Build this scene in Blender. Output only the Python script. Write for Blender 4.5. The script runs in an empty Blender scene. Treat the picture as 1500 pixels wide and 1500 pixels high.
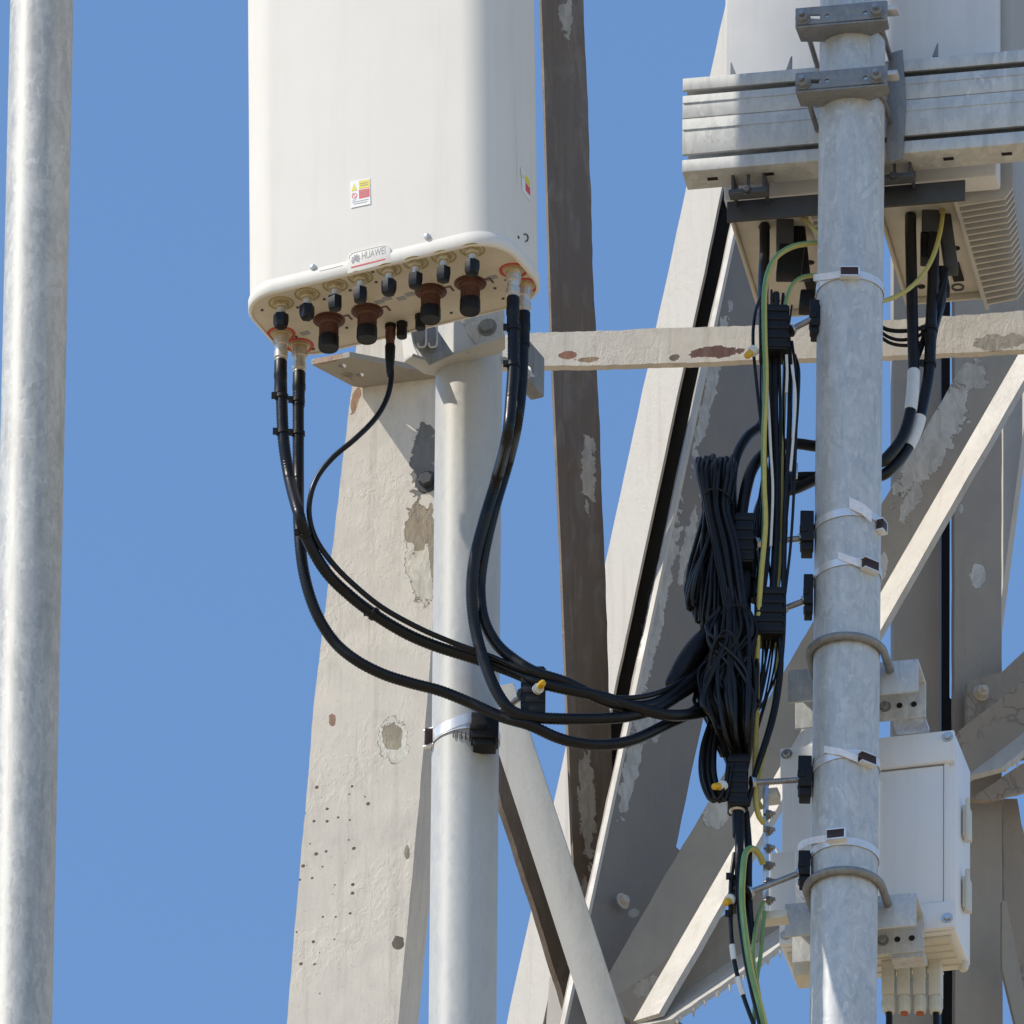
import bpy, bmesh, math, random
from mathutils import Vector as V, Matrix
R_ = math.radians
random.seed(7)
scene = bpy.context.scene

# ------------------------------------------------------------------ camera
PITCH, ROLL, DIST, PXM = R_(32.0), 0.012, 40.0, 970.0      # PXM: photo pixels per metre at the target
F_ = V((0, math.cos(PITCH), math.sin(PITCH)))
R0, U0 = V((1, 0, 0)), V((0, -math.sin(PITCH), math.cos(PITCH)))
RX = R0*math.cos(ROLL) + U0*math.sin(ROLL)
UX = U0*math.cos(ROLL) - R0*math.sin(ROLL)
CAM = V((0, -DIST*math.cos(PITCH), 1.6))
FPX = PXM*DIST
cd = bpy.data.cameras.new('camera'); cam = bpy.data.objects.new('camera', cd)
scene.collection.objects.link(cam); scene.camera = cam
cd.sensor_width = 36.0; cd.lens = 36.0*FPX/1500.0; cd.clip_start = 0.5; cd.clip_end = 5000
cam.matrix_world = Matrix(((RX.x, UX.x, -F_.x, CAM.x), (RX.y, UX.y, -F_.y, CAM.y), (RX.z, UX.z, -F_.z, CAM.z), (0, 0, 0, 1)))

# ------------------------------------------------------------------ light
SUN_AZ, SUN_EL = R_(78.0), R_(47.5)          # azimuth to the side of the camera's heading, elevation
SDIR = V((-math.sin(SUN_AZ)*math.cos(SUN_EL), -math.cos(SUN_AZ)*math.cos(SUN_EL), math.sin(SUN_EL)))
world = bpy.data.worlds.new('World'); scene.world = world; world.use_nodes = True
wn = world.node_tree.nodes; wl = world.node_tree.links; wn.clear()
sky = wn.new('ShaderNodeTexSky'); sky.sky_type = 'NISHITA'; sky.sun_disc = False
sky.sun_elevation = SUN_EL; sky.sun_rotation = math.atan2(SDIR.x, SDIR.y)
sky.air_density = 1.3; sky.dust_density = 0.05; sky.ozone_density = 7.5
bg = wn.new('ShaderNodeBackground'); bg.inputs['Strength'].default_value = 0.15
wo = wn.new('ShaderNodeOutputWorld')
wl.new(sky.outputs[0], bg.inputs[0]); wl.new(bg.outputs[0], wo.inputs[0])
sd = bpy.data.lights.new('sun', 'SUN'); sd.energy = 3.7; sd.angle = R_(0.5); sd.color = (1.0, 0.92, 0.79)
so = bpy.data.objects.new('sun', sd); scene.collection.objects.link(so)
so.rotation_euler = SDIR.to_track_quat('Z', 'Y').to_euler(); so.location = (-20, -10, 60)
vs = scene.view_settings; vs.view_transform = 'Standard'; vs.look = 'None'; vs.gamma = 1; vs.use_curve_mapping = False
vs.exposure = 0.16
scene.cycles.max_bounces = 6

# ------------------------------------------------------------------ pixel of the photo + depth -> point of the place
def ray(px, py): return F_ + RX*((px-750)/FPX) + UX*((750-py)/FPX)
def P(px, py, y=0.0):
    r = ray(px, py); return CAM + r*((y-CAM.y)/r.y)
def Q(px, py, o, n):
    r = ray(px, py); return CAM + r*((o-CAM).dot(n)/r.dot(n))
def nrm(az, tilt=0):                      # unit normal towards the viewer turned az degrees to the west, tilted up
    a, t = R_(az), R_(tilt)
    return V((-math.sin(a)*math.cos(t), -math.cos(a)*math.cos(t), math.sin(t)))
M = 1/PXM
Z = V((0, 0, 1))

# ------------------------------------------------------------------ materials
def newmat(name):
    m = bpy.data.materials.new(name); m.use_nodes = True
    nt = m.node_tree; b = nt.nodes['Principled BSDF']
    return m, nt, b
def nd(nt, t, **kw):
    n = nt.nodes.new(t)
    for k, v in kw.items():
        if k in n.inputs: n.inputs[k].default_value = v
        else: setattr(n, k, v)
    return n
def math_(nt, op, a, b=None, clamp=False):
    n = nt.nodes.new('ShaderNodeMath'); n.operation = op; n.use_clamp = clamp
    for i, x in enumerate((a, b)):
        if x is None: continue
        if isinstance(x, (int, float)): n.inputs[i].default_value = x
        else: nt.links.new(x, n.inputs[i])
    return n.outputs[0]
def mix(nt, f, a, b):
    n = nt.nodes.new('ShaderNodeMix'); n.data_type = 'RGBA'
    for k, x in ((0, f), (6, a), (7, b)):
        if isinstance(x, (int, float)): n.inputs[k].default_value = x
        elif isinstance(x, tuple): n.inputs[k].default_value = (*x, 1)
        else: nt.links.new(x, n.inputs[k])
    return n.outputs[2]
def ramp(nt, f, stops):
    n = nt.nodes.new('ShaderNodeValToRGB'); cr = n.color_ramp
    while len(cr.elements) < len(stops): cr.elements.new(0.5)
    for e, (p, c) in zip(cr.elements, stops):
        e.position = p; e.color = (*c, 1) if isinstance(c, tuple) else (c, c, c, 1)
    nt.links.new(f, n.inputs[0]); return n.outputs[0]
def pos(nt, scale=(1, 1, 1)):
    g = nt.nodes.new('ShaderNodeNewGeometry')
    m = nd(nt, 'ShaderNodeMapping'); m.inputs['Scale'].default_value = scale
    nt.links.new(g.outputs['Position'], m.inputs[0]); return m.outputs[0]
def noise(nt, v, sc, det=4, rough=.55, dist=0):
    n = nd(nt, 'ShaderNodeTexNoise', Scale=sc, Detail=det, Roughness=rough, Distortion=dist)
    nt.links.new(v, n.inputs['Vector']); return n.outputs[0]
def bump(nt, b, h, strength=.3, dist=.002, prev=None):
    n = nd(nt, 'ShaderNodeBump', Strength=strength, Distance=dist)
    nt.links.new(h, n.inputs['Height'])
    if prev is not None: nt.links.new(prev, n.inputs['Normal'])
    nt.links.new(n.outputs[0], b.inputs['Normal']); return n.outputs[0]
def scl(c, k): return tuple(x*k for x in c)

def plain(name, col, rough=.5, metal=0.0, var=.08, sc=60, bmp=.0):
    m, nt, b = newmat(name)
    v = pos(nt); f = noise(nt, v, sc)
    c = ramp(nt, f, [(.3, scl(col, 1-var)), (.7, scl(col, 1+var))])
    nt.links.new(c, b.inputs['Base Color'])
    b.inputs['Metallic'].default_value = metal
    r = math_(nt, 'MULTIPLY_ADD', f, .25); r.node.inputs[2].default_value = rough-.12
    nt.links.new(r, b.inputs['Roughness'])
    if max(col) < .03: b.inputs['Specular IOR Level'].default_value = .28
    if bmp: bump(nt, b, noise(nt, v, sc*4), bmp, .001)
    return m

def galv(name, lo, hi, metal=.35, rough=.55, spangle=120, streak=True, blot=.5, blotpos=.60):
    m, nt, b = newmat(name)
    v = pos(nt, (1, 1, .45))
    vo = nd(nt, 'ShaderNodeTexVoronoi', Scale=spangle); 
    w = nd(nt, 'ShaderNodeTexNoise', Scale=14.0, Detail=5.0, Roughness=.6, Distortion=.6); nt.links.new(v, w.inputs['Vector'])
    vv = nt.nodes.new('ShaderNodeVectorMath'); vv.operation = 'MULTIPLY_ADD'
    nt.links.new(w.outputs['Color'], vv.inputs[0]); vv.inputs[1].default_value = (.08, .08, .08); nt.links.new(v, vv.inputs[2])
    nt.links.new(vv.outputs[0], vo.inputs['Vector'])
    n1 = noise(nt, v, 22, 6, .62, 1.2)
    a = math_(nt, 'MULTIPLY', vo.outputs['Color'], .26)
    fine = noise(nt, pos(nt, (1, 1, .6)), 190, 4, .7)
    f = math_(nt, 'ADD', math_(nt, 'ADD', math_(nt, 'MULTIPLY', n1, .42), math_(nt, 'MULTIPLY', fine, .38)), a)
    c = ramp(nt, f, [(.3, lo), (.72, hi)])
    # pale zinc oxide blotches and dull streaks
    n2 = noise(nt, pos(nt, (1, 1, .55)), 34, 4, .55, 1.6)
    bl = ramp(nt, n2, [(blotpos+.03, 0.0), (blotpos+.10, 1.0)])
    c = mix(nt, math_(nt, 'MULTIPLY', bl, blot), c, scl(hi, 1.22))
    n3 = noise(nt, pos(nt, (1, 1, .12)), 60, 4, .6)
    if streak: c = mix(nt, math_(nt, 'MULTIPLY', ramp(nt, n3, [(.52, 0.0), (.68, 1.0)]), .35), c, scl(lo, .8))
    nt.links.new(c, b.inputs['Base Color'])
    b.inputs['Metallic'].default_value = metal
    nt.links.new(ramp(nt, f, [(.3, rough-.1), (.7, rough+.12)]), b.inputs['Roughness'])
    bump(nt, b, n1, .12, .002)
    return m

def patch(nt, cx, cy, y, rx, ry, ang=0, wob=.55, fs=55):
    """0..1 mask of a flaked patch round the photo point cx,cy at depth y; radii in photo pixels"""
    c = P(cx, cy, y); a = R_(ang)
    e1 = RX*math.cos(a) + UX*math.sin(a); e2 = UX*math.cos(a) - RX*math.sin(a)
    g = nt.nodes.new('ShaderNodeNewGeometry')
    s = nt.nodes.new('ShaderNodeVectorMath'); s.operation = 'SUBTRACT'
    nt.links.new(g.outputs['Position'], s.inputs[0]); s.inputs[1].default_value = c
    ds = []
    for e, r in ((e1, rx), (e2, ry)):
        d = nt.nodes.new('ShaderNodeVectorMath'); d.operation = 'DOT_PRODUCT'
        nt.links.new(s.outputs[0], d.inputs[0]); d.inputs[1].default_value = e/(r*M)
        ds.append(math_(nt, 'POWER', math_(nt, 'ABSOLUTE', d.outputs['Value']), 2.0))
    l = math_(nt, 'SQRT', math_(nt, 'ADD', *ds))
    nz = noise(nt, g.outputs['Position'], fs, 5, .6, .4)
    l = math_(nt, 'ADD', l, math_(nt, 'MULTIPLY', math_(nt, 'SUBTRACT', nz, .5), wob*3))
    return ramp(nt, math_(nt, 'SUBTRACT', 1.5, l), [(.48, 0.0), (.53, 1.0)])

def paint(name, col=(.50, .465, .42), patches=(), relief=.5, grime=.35, speck=None, flake=0, gmap=(1, 1, .35)):
    """old brushed tower paint: lumps, runs, grime, flaked patches (cx, cy, y, rx, ry, angle, colour)"""
    m, nt, b = newmat(name)
    v = pos(nt)
    n1 = noise(nt, v, 14, 6, .6, .4); n2 = noise(nt, pos(nt, gmap), 30, 5, .6, .8)
    c = mix(nt, ramp(nt, n1, [(.35, 0.0), (.7, 1.0)]), scl(col, .93), scl(col, 1.06))
    c = mix(nt, math_(nt, 'MULTIPLY', ramp(nt, n2, [(.5, 0.0), (.75, 1.0)]), grime), c, (.30, .265, .225))
    n5 = noise(nt, v, 240, 3, .6)
    c = mix(nt, math_(nt, 'MULTIPLY', ramp(nt, n5, [(.62, 0.0), (.72, 1.0)]), .35), c, (.22, .19, .16))
    h = math_(nt, 'MULTIPLY', ramp(nt, noise(nt, pos(nt, (1, 1, .6)), 60, 6, .7, .5), [(.47, 0.0), (.56, 1.0)]), .55)
    h = math_(nt, 'MULTIPLY', h, ramp(nt, noise(nt, v, 7, 3, .5), [(.44, .1), (.62, 1.0)]))
    h = math_(nt, 'ADD', h, math_(nt, 'MULTIPLY', noise(nt, pos(nt, (1, 1, .45)), 150, 4, .6), .35))
    if flake:
        vo = nd(nt, 'ShaderNodeTexVoronoi', Scale=26.0, feature='DISTANCE_TO_EDGE')
        w = nd(nt, 'ShaderNodeTexNoise', Scale=30.0, Detail=4.0); nt.links.new(v, w.inputs['Vector'])
        vv = nt.nodes.new('ShaderNodeVectorMath'); vv.operation = 'MULTIPLY_ADD'
        nt.links.new(w.outputs['Color'], vv.inputs[0]); vv.inputs[1].default_value = (.05, .05, .05); nt.links.new(v, vv.inputs[2])
        nt.links.new(vv.outputs[0], vo.inputs['Vector'])
        cr = ramp(nt, vo.outputs['Distance'], [(.0, 1.0), (.07, 0.0)])
        zone = ramp(nt, noise(nt, v, 9, 2), [(.5, 0.0), (.56, 1.0)])
        cr = math_(nt, 'MULTIPLY', math_(nt, 'MULTIPLY', cr, zone), flake)
        c = mix(nt, cr, c, (.16, .13, .11)); h = math_(nt, 'SUBTRACT', h, math_(nt, 'MULTIPLY', cr, 1.5))
    if speck:
        cx, cy, y, rx, ry, ang = speck
        zone = patch(nt, cx, cy, y, rx, ry, ang, .5, 12)
        vo = nd(nt, 'ShaderNodeTexVoronoi', Scale=52.0, voronoi_dimensions='2D'); sx_ = nd(nt, 'ShaderNodeSeparateXYZ'); cx_ = nd(nt, 'ShaderNodeCombineXYZ'); nt.links.new(v, sx_.inputs[0]); nt.links.new(sx_.outputs[0], cx_.inputs[0]); nt.links.new(sx_.outputs[2], cx_.inputs[1]); nt.links.new(cx_.outputs[0], vo.inputs['Vector'])
        sel = nd(nt, 'ShaderNodeSeparateColor'); nt.links.new(vo.outputs['Color'], sel.inputs[0])
        dot = math_(nt, 'MULTIPLY', math_(nt, 'LESS_THAN', vo.outputs['Distance'], math_(nt, 'MULTIPLY', sel.outputs[0], .17)), math_(nt, 'GREATER_THAN', sel.outputs[1], .55))
        dot = math_(nt, 'MULTIPLY', dot, zone)
        c = mix(nt, dot, c, (.13, .075, .05)); h = math_(nt, 'SUBTRACT', h, dot)
    for (cx, cy, y, rx, ry, ang, pc, *wb) in patches:
        k = patch(nt, cx, cy, y, rx, ry, ang, wb[0] if wb else .5)
        edge = math_(nt, 'MULTIPLY', k, math_(nt, 'SUBTRACT', 1.0, k))
        pn = ramp(nt, noise(nt, pos(nt, (1, 1, .4)), 60, 5, .65, 1.0), [(.38, scl(pc, .72)), (.6, pc)])
        c = mix(nt, k, c, pn)
        c = mix(nt, math_(nt, 'MULTIPLY', edge, 3.4, True), c, (.10, .07, .055))
        h = math_(nt, 'ADD', math_(nt, 'SUBTRACT', h, math_(nt, 'MULTIPLY', k, 2.2)), math_(nt, 'MULTIPLY', edge, 5.0))
    st = noise(nt, pos(nt, (1, 1, .035)), 75, 5, .65)
    c = mix(nt, math_(nt, 'MULTIPLY', ramp(nt, st, [(.53, 0.0), (.72, 1.0)]), .28), c, (.27, .215, .155))
    nt.links.new(c, b.inputs['Base Color']); nt.links.new(ramp(nt, n1, [(.3, .45), (.7, .7)]), b.inputs['Roughness'])
    bump(nt, b, h, relief, .0016)
    return m

MT = {}
MT['galv'] = galv('galvanised_steel', (.46, .47, .47), (.70, .705, .695))
MT['galv_light'] = galv('galvanised_light', (.38, .375, .35), (.62, .61, .575), metal=.25, rough=.5, blot=.4)
MT['galv_mid'] = galv('galvanised_painted', (.48, .48, .46), (.545, .54, .515), metal=.05, rough=.42, blot=.06, streak=False)
MT['galv_strut'] = galv('galvanised_strut', (.36, .36, .345), (.45, .45, .435), metal=.15, rough=.6, spangle=170, blot=.08)
MT['galv_rail'] = galv('galvanised_rail', (.47, .475, .465), (.69, .69, .67), metal=.2, spangle=60, blot=.5)
MT['galv_dark'] = galv('galvanised_dull', (.20, .205, .21), (.32, .325, .33), metal=.3, blot=.2)
MT['steel'] = plain('bright_steel', (.55, .55, .54), .32, .85, .1, 80)
MT['rod'] = plain('threaded_steel', (.34, .32, .31), .4, .8, .2, 90)
MT['strap'] = plain('band_steel', (.82, .82, .82), .3, .45, .06, 50)
MT['brass'] = plain('brass_plating', (.54, .45, .28), .4, .3, .15, 120)
MT['nickel'] = plain('nickel_plating', (.62, .58, .52), .34, .55, .12, 150)
MT['radome'] = plain('radome_plastic', (.79, .75, .685), .58, 0, .012, 8, .02)
def dust(m, amt, col):
    nt = m.node_tree; b = nt.nodes['Principled BSDF']; b.inputs['Specular IOR Level'].default_value = .3; src = b.inputs['Base Color'].links[0].from_socket
    a = ramp(nt, noise(nt, pos(nt, (1, 1, .05)), 46, 5, .65), [(.48, 0.0), (.75, 1.0)])
    c = ramp(nt, noise(nt, pos(nt), 7, 4, .6), [(.4, 0.0), (.75, 1.0)])
    f = math_(nt, 'MULTIPLY', math_(nt, 'ADD', math_(nt, 'MULTIPLY', a, .6), math_(nt, 'MULTIPLY', c, .5)), amt, True)
    nt.links.new(mix(nt, f, src, col), b.inputs['Base Color'])
dust(MT['radome'], .22, (.52, .46, .38))
MT['base_plate'] = plain('antenna_base', (.66, .60, .49), .55, 0, .05, 40)
MT['white_box'] = plain('white_enamel', (.85, .85, .86), .4, 0, .02, 14)
MT['white_unit'] = plain('radio_enamel', (.74, .74, .74), .45, 0, .03, 12)
MT['unit_under'] = plain('radio_underside', (.60, .56, .48), .55, 0, .06, 40)
MT['fin'] = plain('cast_fins', (.56, .54, .50), .5, 0, .06, 30)
dust(MT['white_box'], .2, (.45, .40, .34)); dust(MT['white_unit'], .25, (.42, .38, .33))
MT['ivory'] = plain('ivory_plastic', (.66, .63, .54), .45, 0, .04, 60)
MT['black'] = plain('black_rubber', (.008, .008, .010), .42, 0, .25, 90)
MT['black_soft'] = plain('black_plastic', (.010, .010, .012), .5, 0, .2, 120)
MT['jacket'] = plain('cable_jacket', (.010, .010, .0115), .34, 0, .25, 120)
MT['dark_metal'] = plain('dark_bracket', (.075, .078, .085), .5, .2, .12, 60)
MT['dark_plate'] = plain('dark_plate', (.06, .062, .068), .55, .1, .12, 60)
MT['brown'] = plain('brown_ring', (.115, .045, .030), .5, 0, .15, 80)
MT['red'] = plain('red_mark', (.55, .07, .045), .55, 0, .1, 90)
MT['yellow'] = plain('yellow_mark', (.40, .33, .12), .55, 0, .1, 90)
MT['yellow_cap'] = plain('yellow_plastic', (.72, .42, .015), .38, 0, .06, 90)
MT['earth_yellow'] = plain('wire_yellow', (.56, .47, .12), .42, 0, .08, 90)
MT['earth_green'] = plain('wire_green', (.17, .33, .13), .42, 0, .1, 90)
MT['white_tag'] = plain('white_sleeve', (.74, .74, .72), .45, 0, .04, 90)
MT['clear'] = plain('milky_plastic', (.86, .86, .88), .35, 0, .08, 120)
MT['buckle'] = plain('brown_buckle', (.055, .025, .018), .4, .3, .3, 90)
MT['print_grey'] = plain('grey_print', (.33, .33, .34), .5, 0, .04, 90)
MT['print_red'] = plain('red_print', (.62, .05, .07), .5, 0, .04, 90)
MT['sign_yellow'] = plain('label_yellow', (.78, .66, .06), .5, 0, .04, 90)
MT['sign_red'] = plain('label_red', (.72, .09, .10), .5, 0, .04, 90)
MT['sticker'] = plain('label_white', (.84, .84, .82), .45, 0, .02, 90)
MT['orange_plug'] = plain('orange_plug', (.40, .10, .03), .5, 0, .1, 90)
MT['dark_hole'] = plain('dark_opening', (.02, .018, .016), .8, 0, .1, 90)  # shade inside openings as flat colour, worn by thin plates over solid metal
MT['clear_bar'] = plain('tinned_bar', (.62, .63, .64), .3, .6, .1, 90)
PC = (.36, .325, .275)
GL = (.42, .41, .385)
MT['paint_leg'] = paint('leg_paint', (.74, .675, .585), [
    (618, 812, .2, 24, 74, 4, (.74, .69, .57), .3), (612, 772, .2, 19, 36, 4, (.36, .29, .20), .4), (634, 800, .2, 7, 60, 4, (.34, .28, .20), .5), (576, 1086, .2, 22, 33, 8, (.80, .76, .66), .35), (574, 1078, .2, 15, 20, 8, (.38, .33, .235), .4),
    (622, 672, .2, 20, 52, -6, (.21, .20, .185), .6), (583, 1383, .2, 8, 10, 0, (.10, .08, .06), .4), (486, 1056, .2, 5, 9, 0, (.34, .20, .13), .6), (520, 585, .2, 6, 22, -14, (.42, .24, .14), .5),
    (596, 1250, .2, 4, 9, 0, (.30, .26, .2), .5)], .42, .22, (480, 1270, .2, 58, 170, -6))
MT['paint_bar'] = paint('bar_paint', (.70, .65, .575), [(833, 518, .4, 13, 6, 5, (.33, .14, .085), .4), (862, 525, .4, 20, 4, 3, (.36, .25, .15), .7), (1046, 514, .4, 46, 8, 4, (.15, .065, .05), .6),
    (990, 522, .4, 10, 5, 4, (.16, .12, .1), .6), (1470, 500, .4, 36, 12, 4, (.42, .38, .32), .7)], .42, .2, flake=.1)
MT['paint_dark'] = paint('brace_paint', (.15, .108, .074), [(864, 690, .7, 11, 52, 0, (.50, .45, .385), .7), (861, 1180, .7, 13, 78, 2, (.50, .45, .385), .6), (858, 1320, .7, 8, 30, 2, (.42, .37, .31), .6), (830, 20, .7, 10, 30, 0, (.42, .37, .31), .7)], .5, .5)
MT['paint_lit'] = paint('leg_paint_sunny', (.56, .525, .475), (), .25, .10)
MT['paint_shade'] = paint('leg_paint_aged', (.23, .208, .185), [(962, 900, .72, 13, 150, -13, (.55, .54, .515), .7), (1045, 560, .72, 9, 120, -13, (.52, .505, .48), .7), (925, 1130, .72, 12, 70, -13, (.55, .54, .515), .6), (950, 1060, .72, 26, 30, -30, (.50, .49, .47), .8),  # darker copy of the sunny leg paint; shade is put into the colour
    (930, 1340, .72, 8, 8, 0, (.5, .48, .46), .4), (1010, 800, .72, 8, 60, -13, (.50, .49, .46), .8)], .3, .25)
MT['paint_brace'] = paint('diagonal_paint', PC, [(1372, 640, .6, 30, 98, -31, (.62, .605, .56), .6), (1430, 545, .6, 24, 22, 0, (.58, .55, .49), .7), (1340, 735, .6, 12, 30, -30, (.6, .58, .54), .7), (1052, 1192, .6, 22, 24, 10, (.60, .58, .54), .5), (1298, 830, .6, 8, 22, -10, (.62, .6, .56), .5)], .35, .22)
MT['paint_low'] = paint('lower_diagonal_paint', (.33, .285, .23), [(1022, 1388, .6, 15, 12, 0, (.60, .55, .48), .8), (1000, 1412, .6, 8, 8, 0, (.55, .5, .43), .6), (950, 1450, .6, 22, 16, 20, (.45, .40, .34), .7)], .5, .45)
MT['paint_post'] = paint('post_paint', (.37, .325, .27), [(1443, 845, .8, 12, 20, 0, (.64, .62, .58), .5), (1418, 745, .8, 3, 6, 0, (.6, .58, .54), .5)], .4, .2)
MT['paint_brown'] = paint('gusset_paint', (.34, .285, .225), (), .7, .5, flake=.6)
MT['paint_plate'] = paint('plate_paint', (.40, .365, .31), [(482, 524, .1, 22, 6, 12, (.40, .27, .19), .5)], .6, .5)
MT['drip'] = paint('drip_paint', (.60, .56, .50), (), .3, .1)

# ------------------------------------------------------------------ mesh builder
COL = scene.collection
def ortho(a):
    a = a.normalized(); b = a.cross(Z if abs(a.z) < .95 else V((1, 0, 0))).normalized()
    return a, b, a.cross(b).normalized()
class MB:
    def __init__(s): s.v, s.f, s.m = [], [], []
    def face(s, ids, mi=0): s.f.append(ids); s.m.append(mi)
    def hexa(s, p, mi=0):                     # p: 4 bottom + 4 top corners in matching order
        i = len(s.v); s.v += [V(x) for x in p]
        for q in ((0, 3, 2, 1), (4, 5, 6, 7), (0, 1, 5, 4), (1, 2, 6, 5), (2, 3, 7, 6), (3, 0, 4, 7)): s.face([i+k for k in q], mi)
        return s
    def box(s, c, ax, h, mi=0):               # centre, three axes, half sizes
        a, b, d = (ax[k].normalized()*h[k] for k in range(3))
        return s.hexa([c-a-b-d, c+a-b-d, c+a+b-d, c-a+b-d, c-a-b+d, c+a-b+d, c+a+b+d, c-a+b+d], mi)
    def prism(s, pts, off, holes=(), mi=0):
        bm = bmesh.new(); es = []
        for loop in [pts, *holes]:
            vs_ = [bm.verts.new(p) for p in loop]
            es += [bm.edges.new((vs_[k], vs_[(k+1) % len(vs_)])) for k in range(len(vs_))]
        if holes: bmesh.ops.triangle_fill(bm, edges=es, use_beauty=True)
        else: bm.faces.new(vs_)
        r = bmesh.ops.extrude_face_region(bm, geom=bm.faces[:])
        for e in r['geom']:
            if isinstance(e, bmesh.types.BMVert): e.co += off
        bm.verts.index_update(); i = len(s.v)
        s.v += [v.co.copy() for v in bm.verts]
        for f in bm.faces: s.face([i+v.index for v in f.verts], mi)
        bm.free(); return s
    def rings(s, rings, caps=True, mi=0, mi2=None, closed=True):
        n = len(rings[0]); i = len(s.v)
        for r in rings: s.v += r
        for k in range(len(rings)-1):
            for j in range(n if closed else n-1):
                a, b = i+k*n+j, i+k*n+(j+1) % n
                s.face([a, b, b+n, a+n], mi if mi2 is None or j < n//2 else mi2)
        if caps:
            s.face([i+j for j in range(n)][::-1], mi); s.face([i+(len(rings)-1)*n+j for j in range(n)], mi)
        return s
    def lathe(s, o, ax, prof, n=16, ph=0, mi=0):
        a, b, c = ortho(ax)
        return s.rings([[o+a*h+(b*math.cos(2*math.pi*j/n+ph)+c*math.sin(2*math.pi*j/n+ph))*r for j in range(n)] for r, h in prof], True, mi)
    def tube(s, pts, r, n=10, ripple=0, twist=0, two=False, caps=True):
        rings = []; t0 = None
        for k, p in enumerate(pts):
            t = (pts[min(k+1, len(pts)-1)]-pts[max(k-1, 0)]).normalized()
            if t0 is None: _, b, _ = ortho(t)
            else:
                b = (b-t*b.dot(t)).normalized()
            c = t.cross(b); t0 = t
            rr = r(k/(len(pts)-1)) if callable(r) else r
            rr *= 1+ripple*(1 if k % 2 else -1)
            rings.append([p+(b*math.cos(2*math.pi*j/n+twist*k)+c*math.sin(2*math.pi*j/n+twist*k))*rr for j in range(n)])
        return s.rings(rings, caps, 0, 1 if two else None)
    def ribbon(s, pts, nor, w, t):            # centre line, outward normals, width vectors
        return s.rings([[p-q*.5, p+q*.5, p+q*.5+n_*t, p-q*.5+n_*t] for p, n_, q in zip(pts, nor, w)])
    def build(s, name, mats, parent=None, bevel=0, smooth=32, origin=None):
        me = bpy.data.meshes.new(name)
        if parent is not None: org = parent.matrix_world_o if hasattr(parent, 'matrix_world_o') else WLOC[parent.name]
        else:
            org = origin if origin is not None else V((sum(p.x for p in s.v)/len(s.v), sum(p.y for p in s.v)/len(s.v), min(p.z for p in s.v)))
        me.from_pydata([p-org for p in s.v], [], s.f)
        mats = mats if isinstance(mats, (list, tuple)) else [mats]
        for m in mats: me.materials.append(MT[m])
        for p, k in zip(me.polygons, s.m): p.material_index = k
        bm = bmesh.new(); bm.from_mesh(me)
        bmesh.ops.recalc_face_normals(bm, faces=bm.faces)
        if bevel:
            es = [e for e in bm.edges if len(e.link_faces) == 2 and e.calc_face_angle(0) > .5]
            bmesh.ops.bevel(bm, geom=es, offset=bevel, segments=2, profile=.5, affect='EDGES', clamp_overlap=True)
        bm.to_mesh(me); bm.free()
        for p in me.polygons: p.use_smooth = True
        me.set_sharp_from_angle(angle=R_(smooth))
        o = bpy.data.objects.new(name, me); COL.objects.link(o)
        if parent is not None: o.parent = parent; WLOC[o.name] = org
        else: o.location = org; WLOC[o.name] = org
        return o
WLOC = {}
def thing(name, label, cat, loc, group=None):
    o = bpy.data.objects.new(name, None); COL.objects.link(o); o.location = loc; o.empty_display_size = .05
    WLOC[o.name] = V(loc); return tag(o, label, cat, group)
def tag(o, label, cat, group=None):
    o['label'] = label; o['category'] = cat
    if group: o['group'] = group
    return o
def spline(pts, step=6*M):
    """Catmull-Rom through 3-D points"""
    pts = [V(p) for p in pts]; q = [pts[0]*2-pts[1]]+pts+[pts[-1]*2-pts[-2]]; out = []
    for i in range(1, len(q)-2):
        a, b, c, d = q[i-1:i+3]; n = max(2, int((c-b).length/step))
        for k in range(n):
            t = k/n
            out.append(.5*((2*b)+(c-a)*t+(2*a-5*b+4*c-d)*t*t+(3*b-a-3*c+d)*t**3))
    out.append(pts[-1]); return out
def S(pts, y=None, step=6*M):
    return spline([P(p[0], p[1], p[2] if len(p) > 2 else y) for p in pts], step)
def hexhead(mb, o, ax, r, h, wr=None):
    if wr: mb.lathe(o, ax, [(wr, 0), (wr, .0016)], 18); o = o+ax.normalized()*.0016
    mb.lathe(o, ax, [(r, 0), (r, h*.85), (r*.86, h)], 6, .3)
def circ(c, n, r, k=14):
    a, b, d = ortho(n)
    return [c+(b*math.cos(2*math.pi*j/k)+d*math.sin(2*math.pi*j/k))*r for j in range(k)]
def slab(poly, o, n, t, mb=None, holes=()):
    mb = mb or MB()
    pts = [Q(x, y, o, n) for x, y in poly]
    return mb.prism(pts, -n*t, [circ(Q(x, y, o, n), n, r*M) for x, y, r in holes])
def fringe(poly, o, n, t, amp=.8, mb=None, seg=14, seed=1):
    """slab whose long outline is a little uneven, as thick old paint leaves it"""
    rnd = random.Random(seed); out = []
    for i, a in enumerate(poly):
        b = poly[(i+1) % len(poly)]; L = math.hypot(b[0]-a[0], b[1]-a[1]); k = max(1, int(L/seg))
        nx, ny = -(b[1]-a[1])/L, (b[0]-a[0])/L; w = 0
        for j in range(k):
            w = w*.5+rnd.uniform(-amp, amp) if j else 0
            out.append((a[0]+(b[0]-a[0])*j/k+nx*w, a[1]+(b[1]-a[1])*j/k+ny*w))
    return slab(out, o, n, t, mb)

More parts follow.
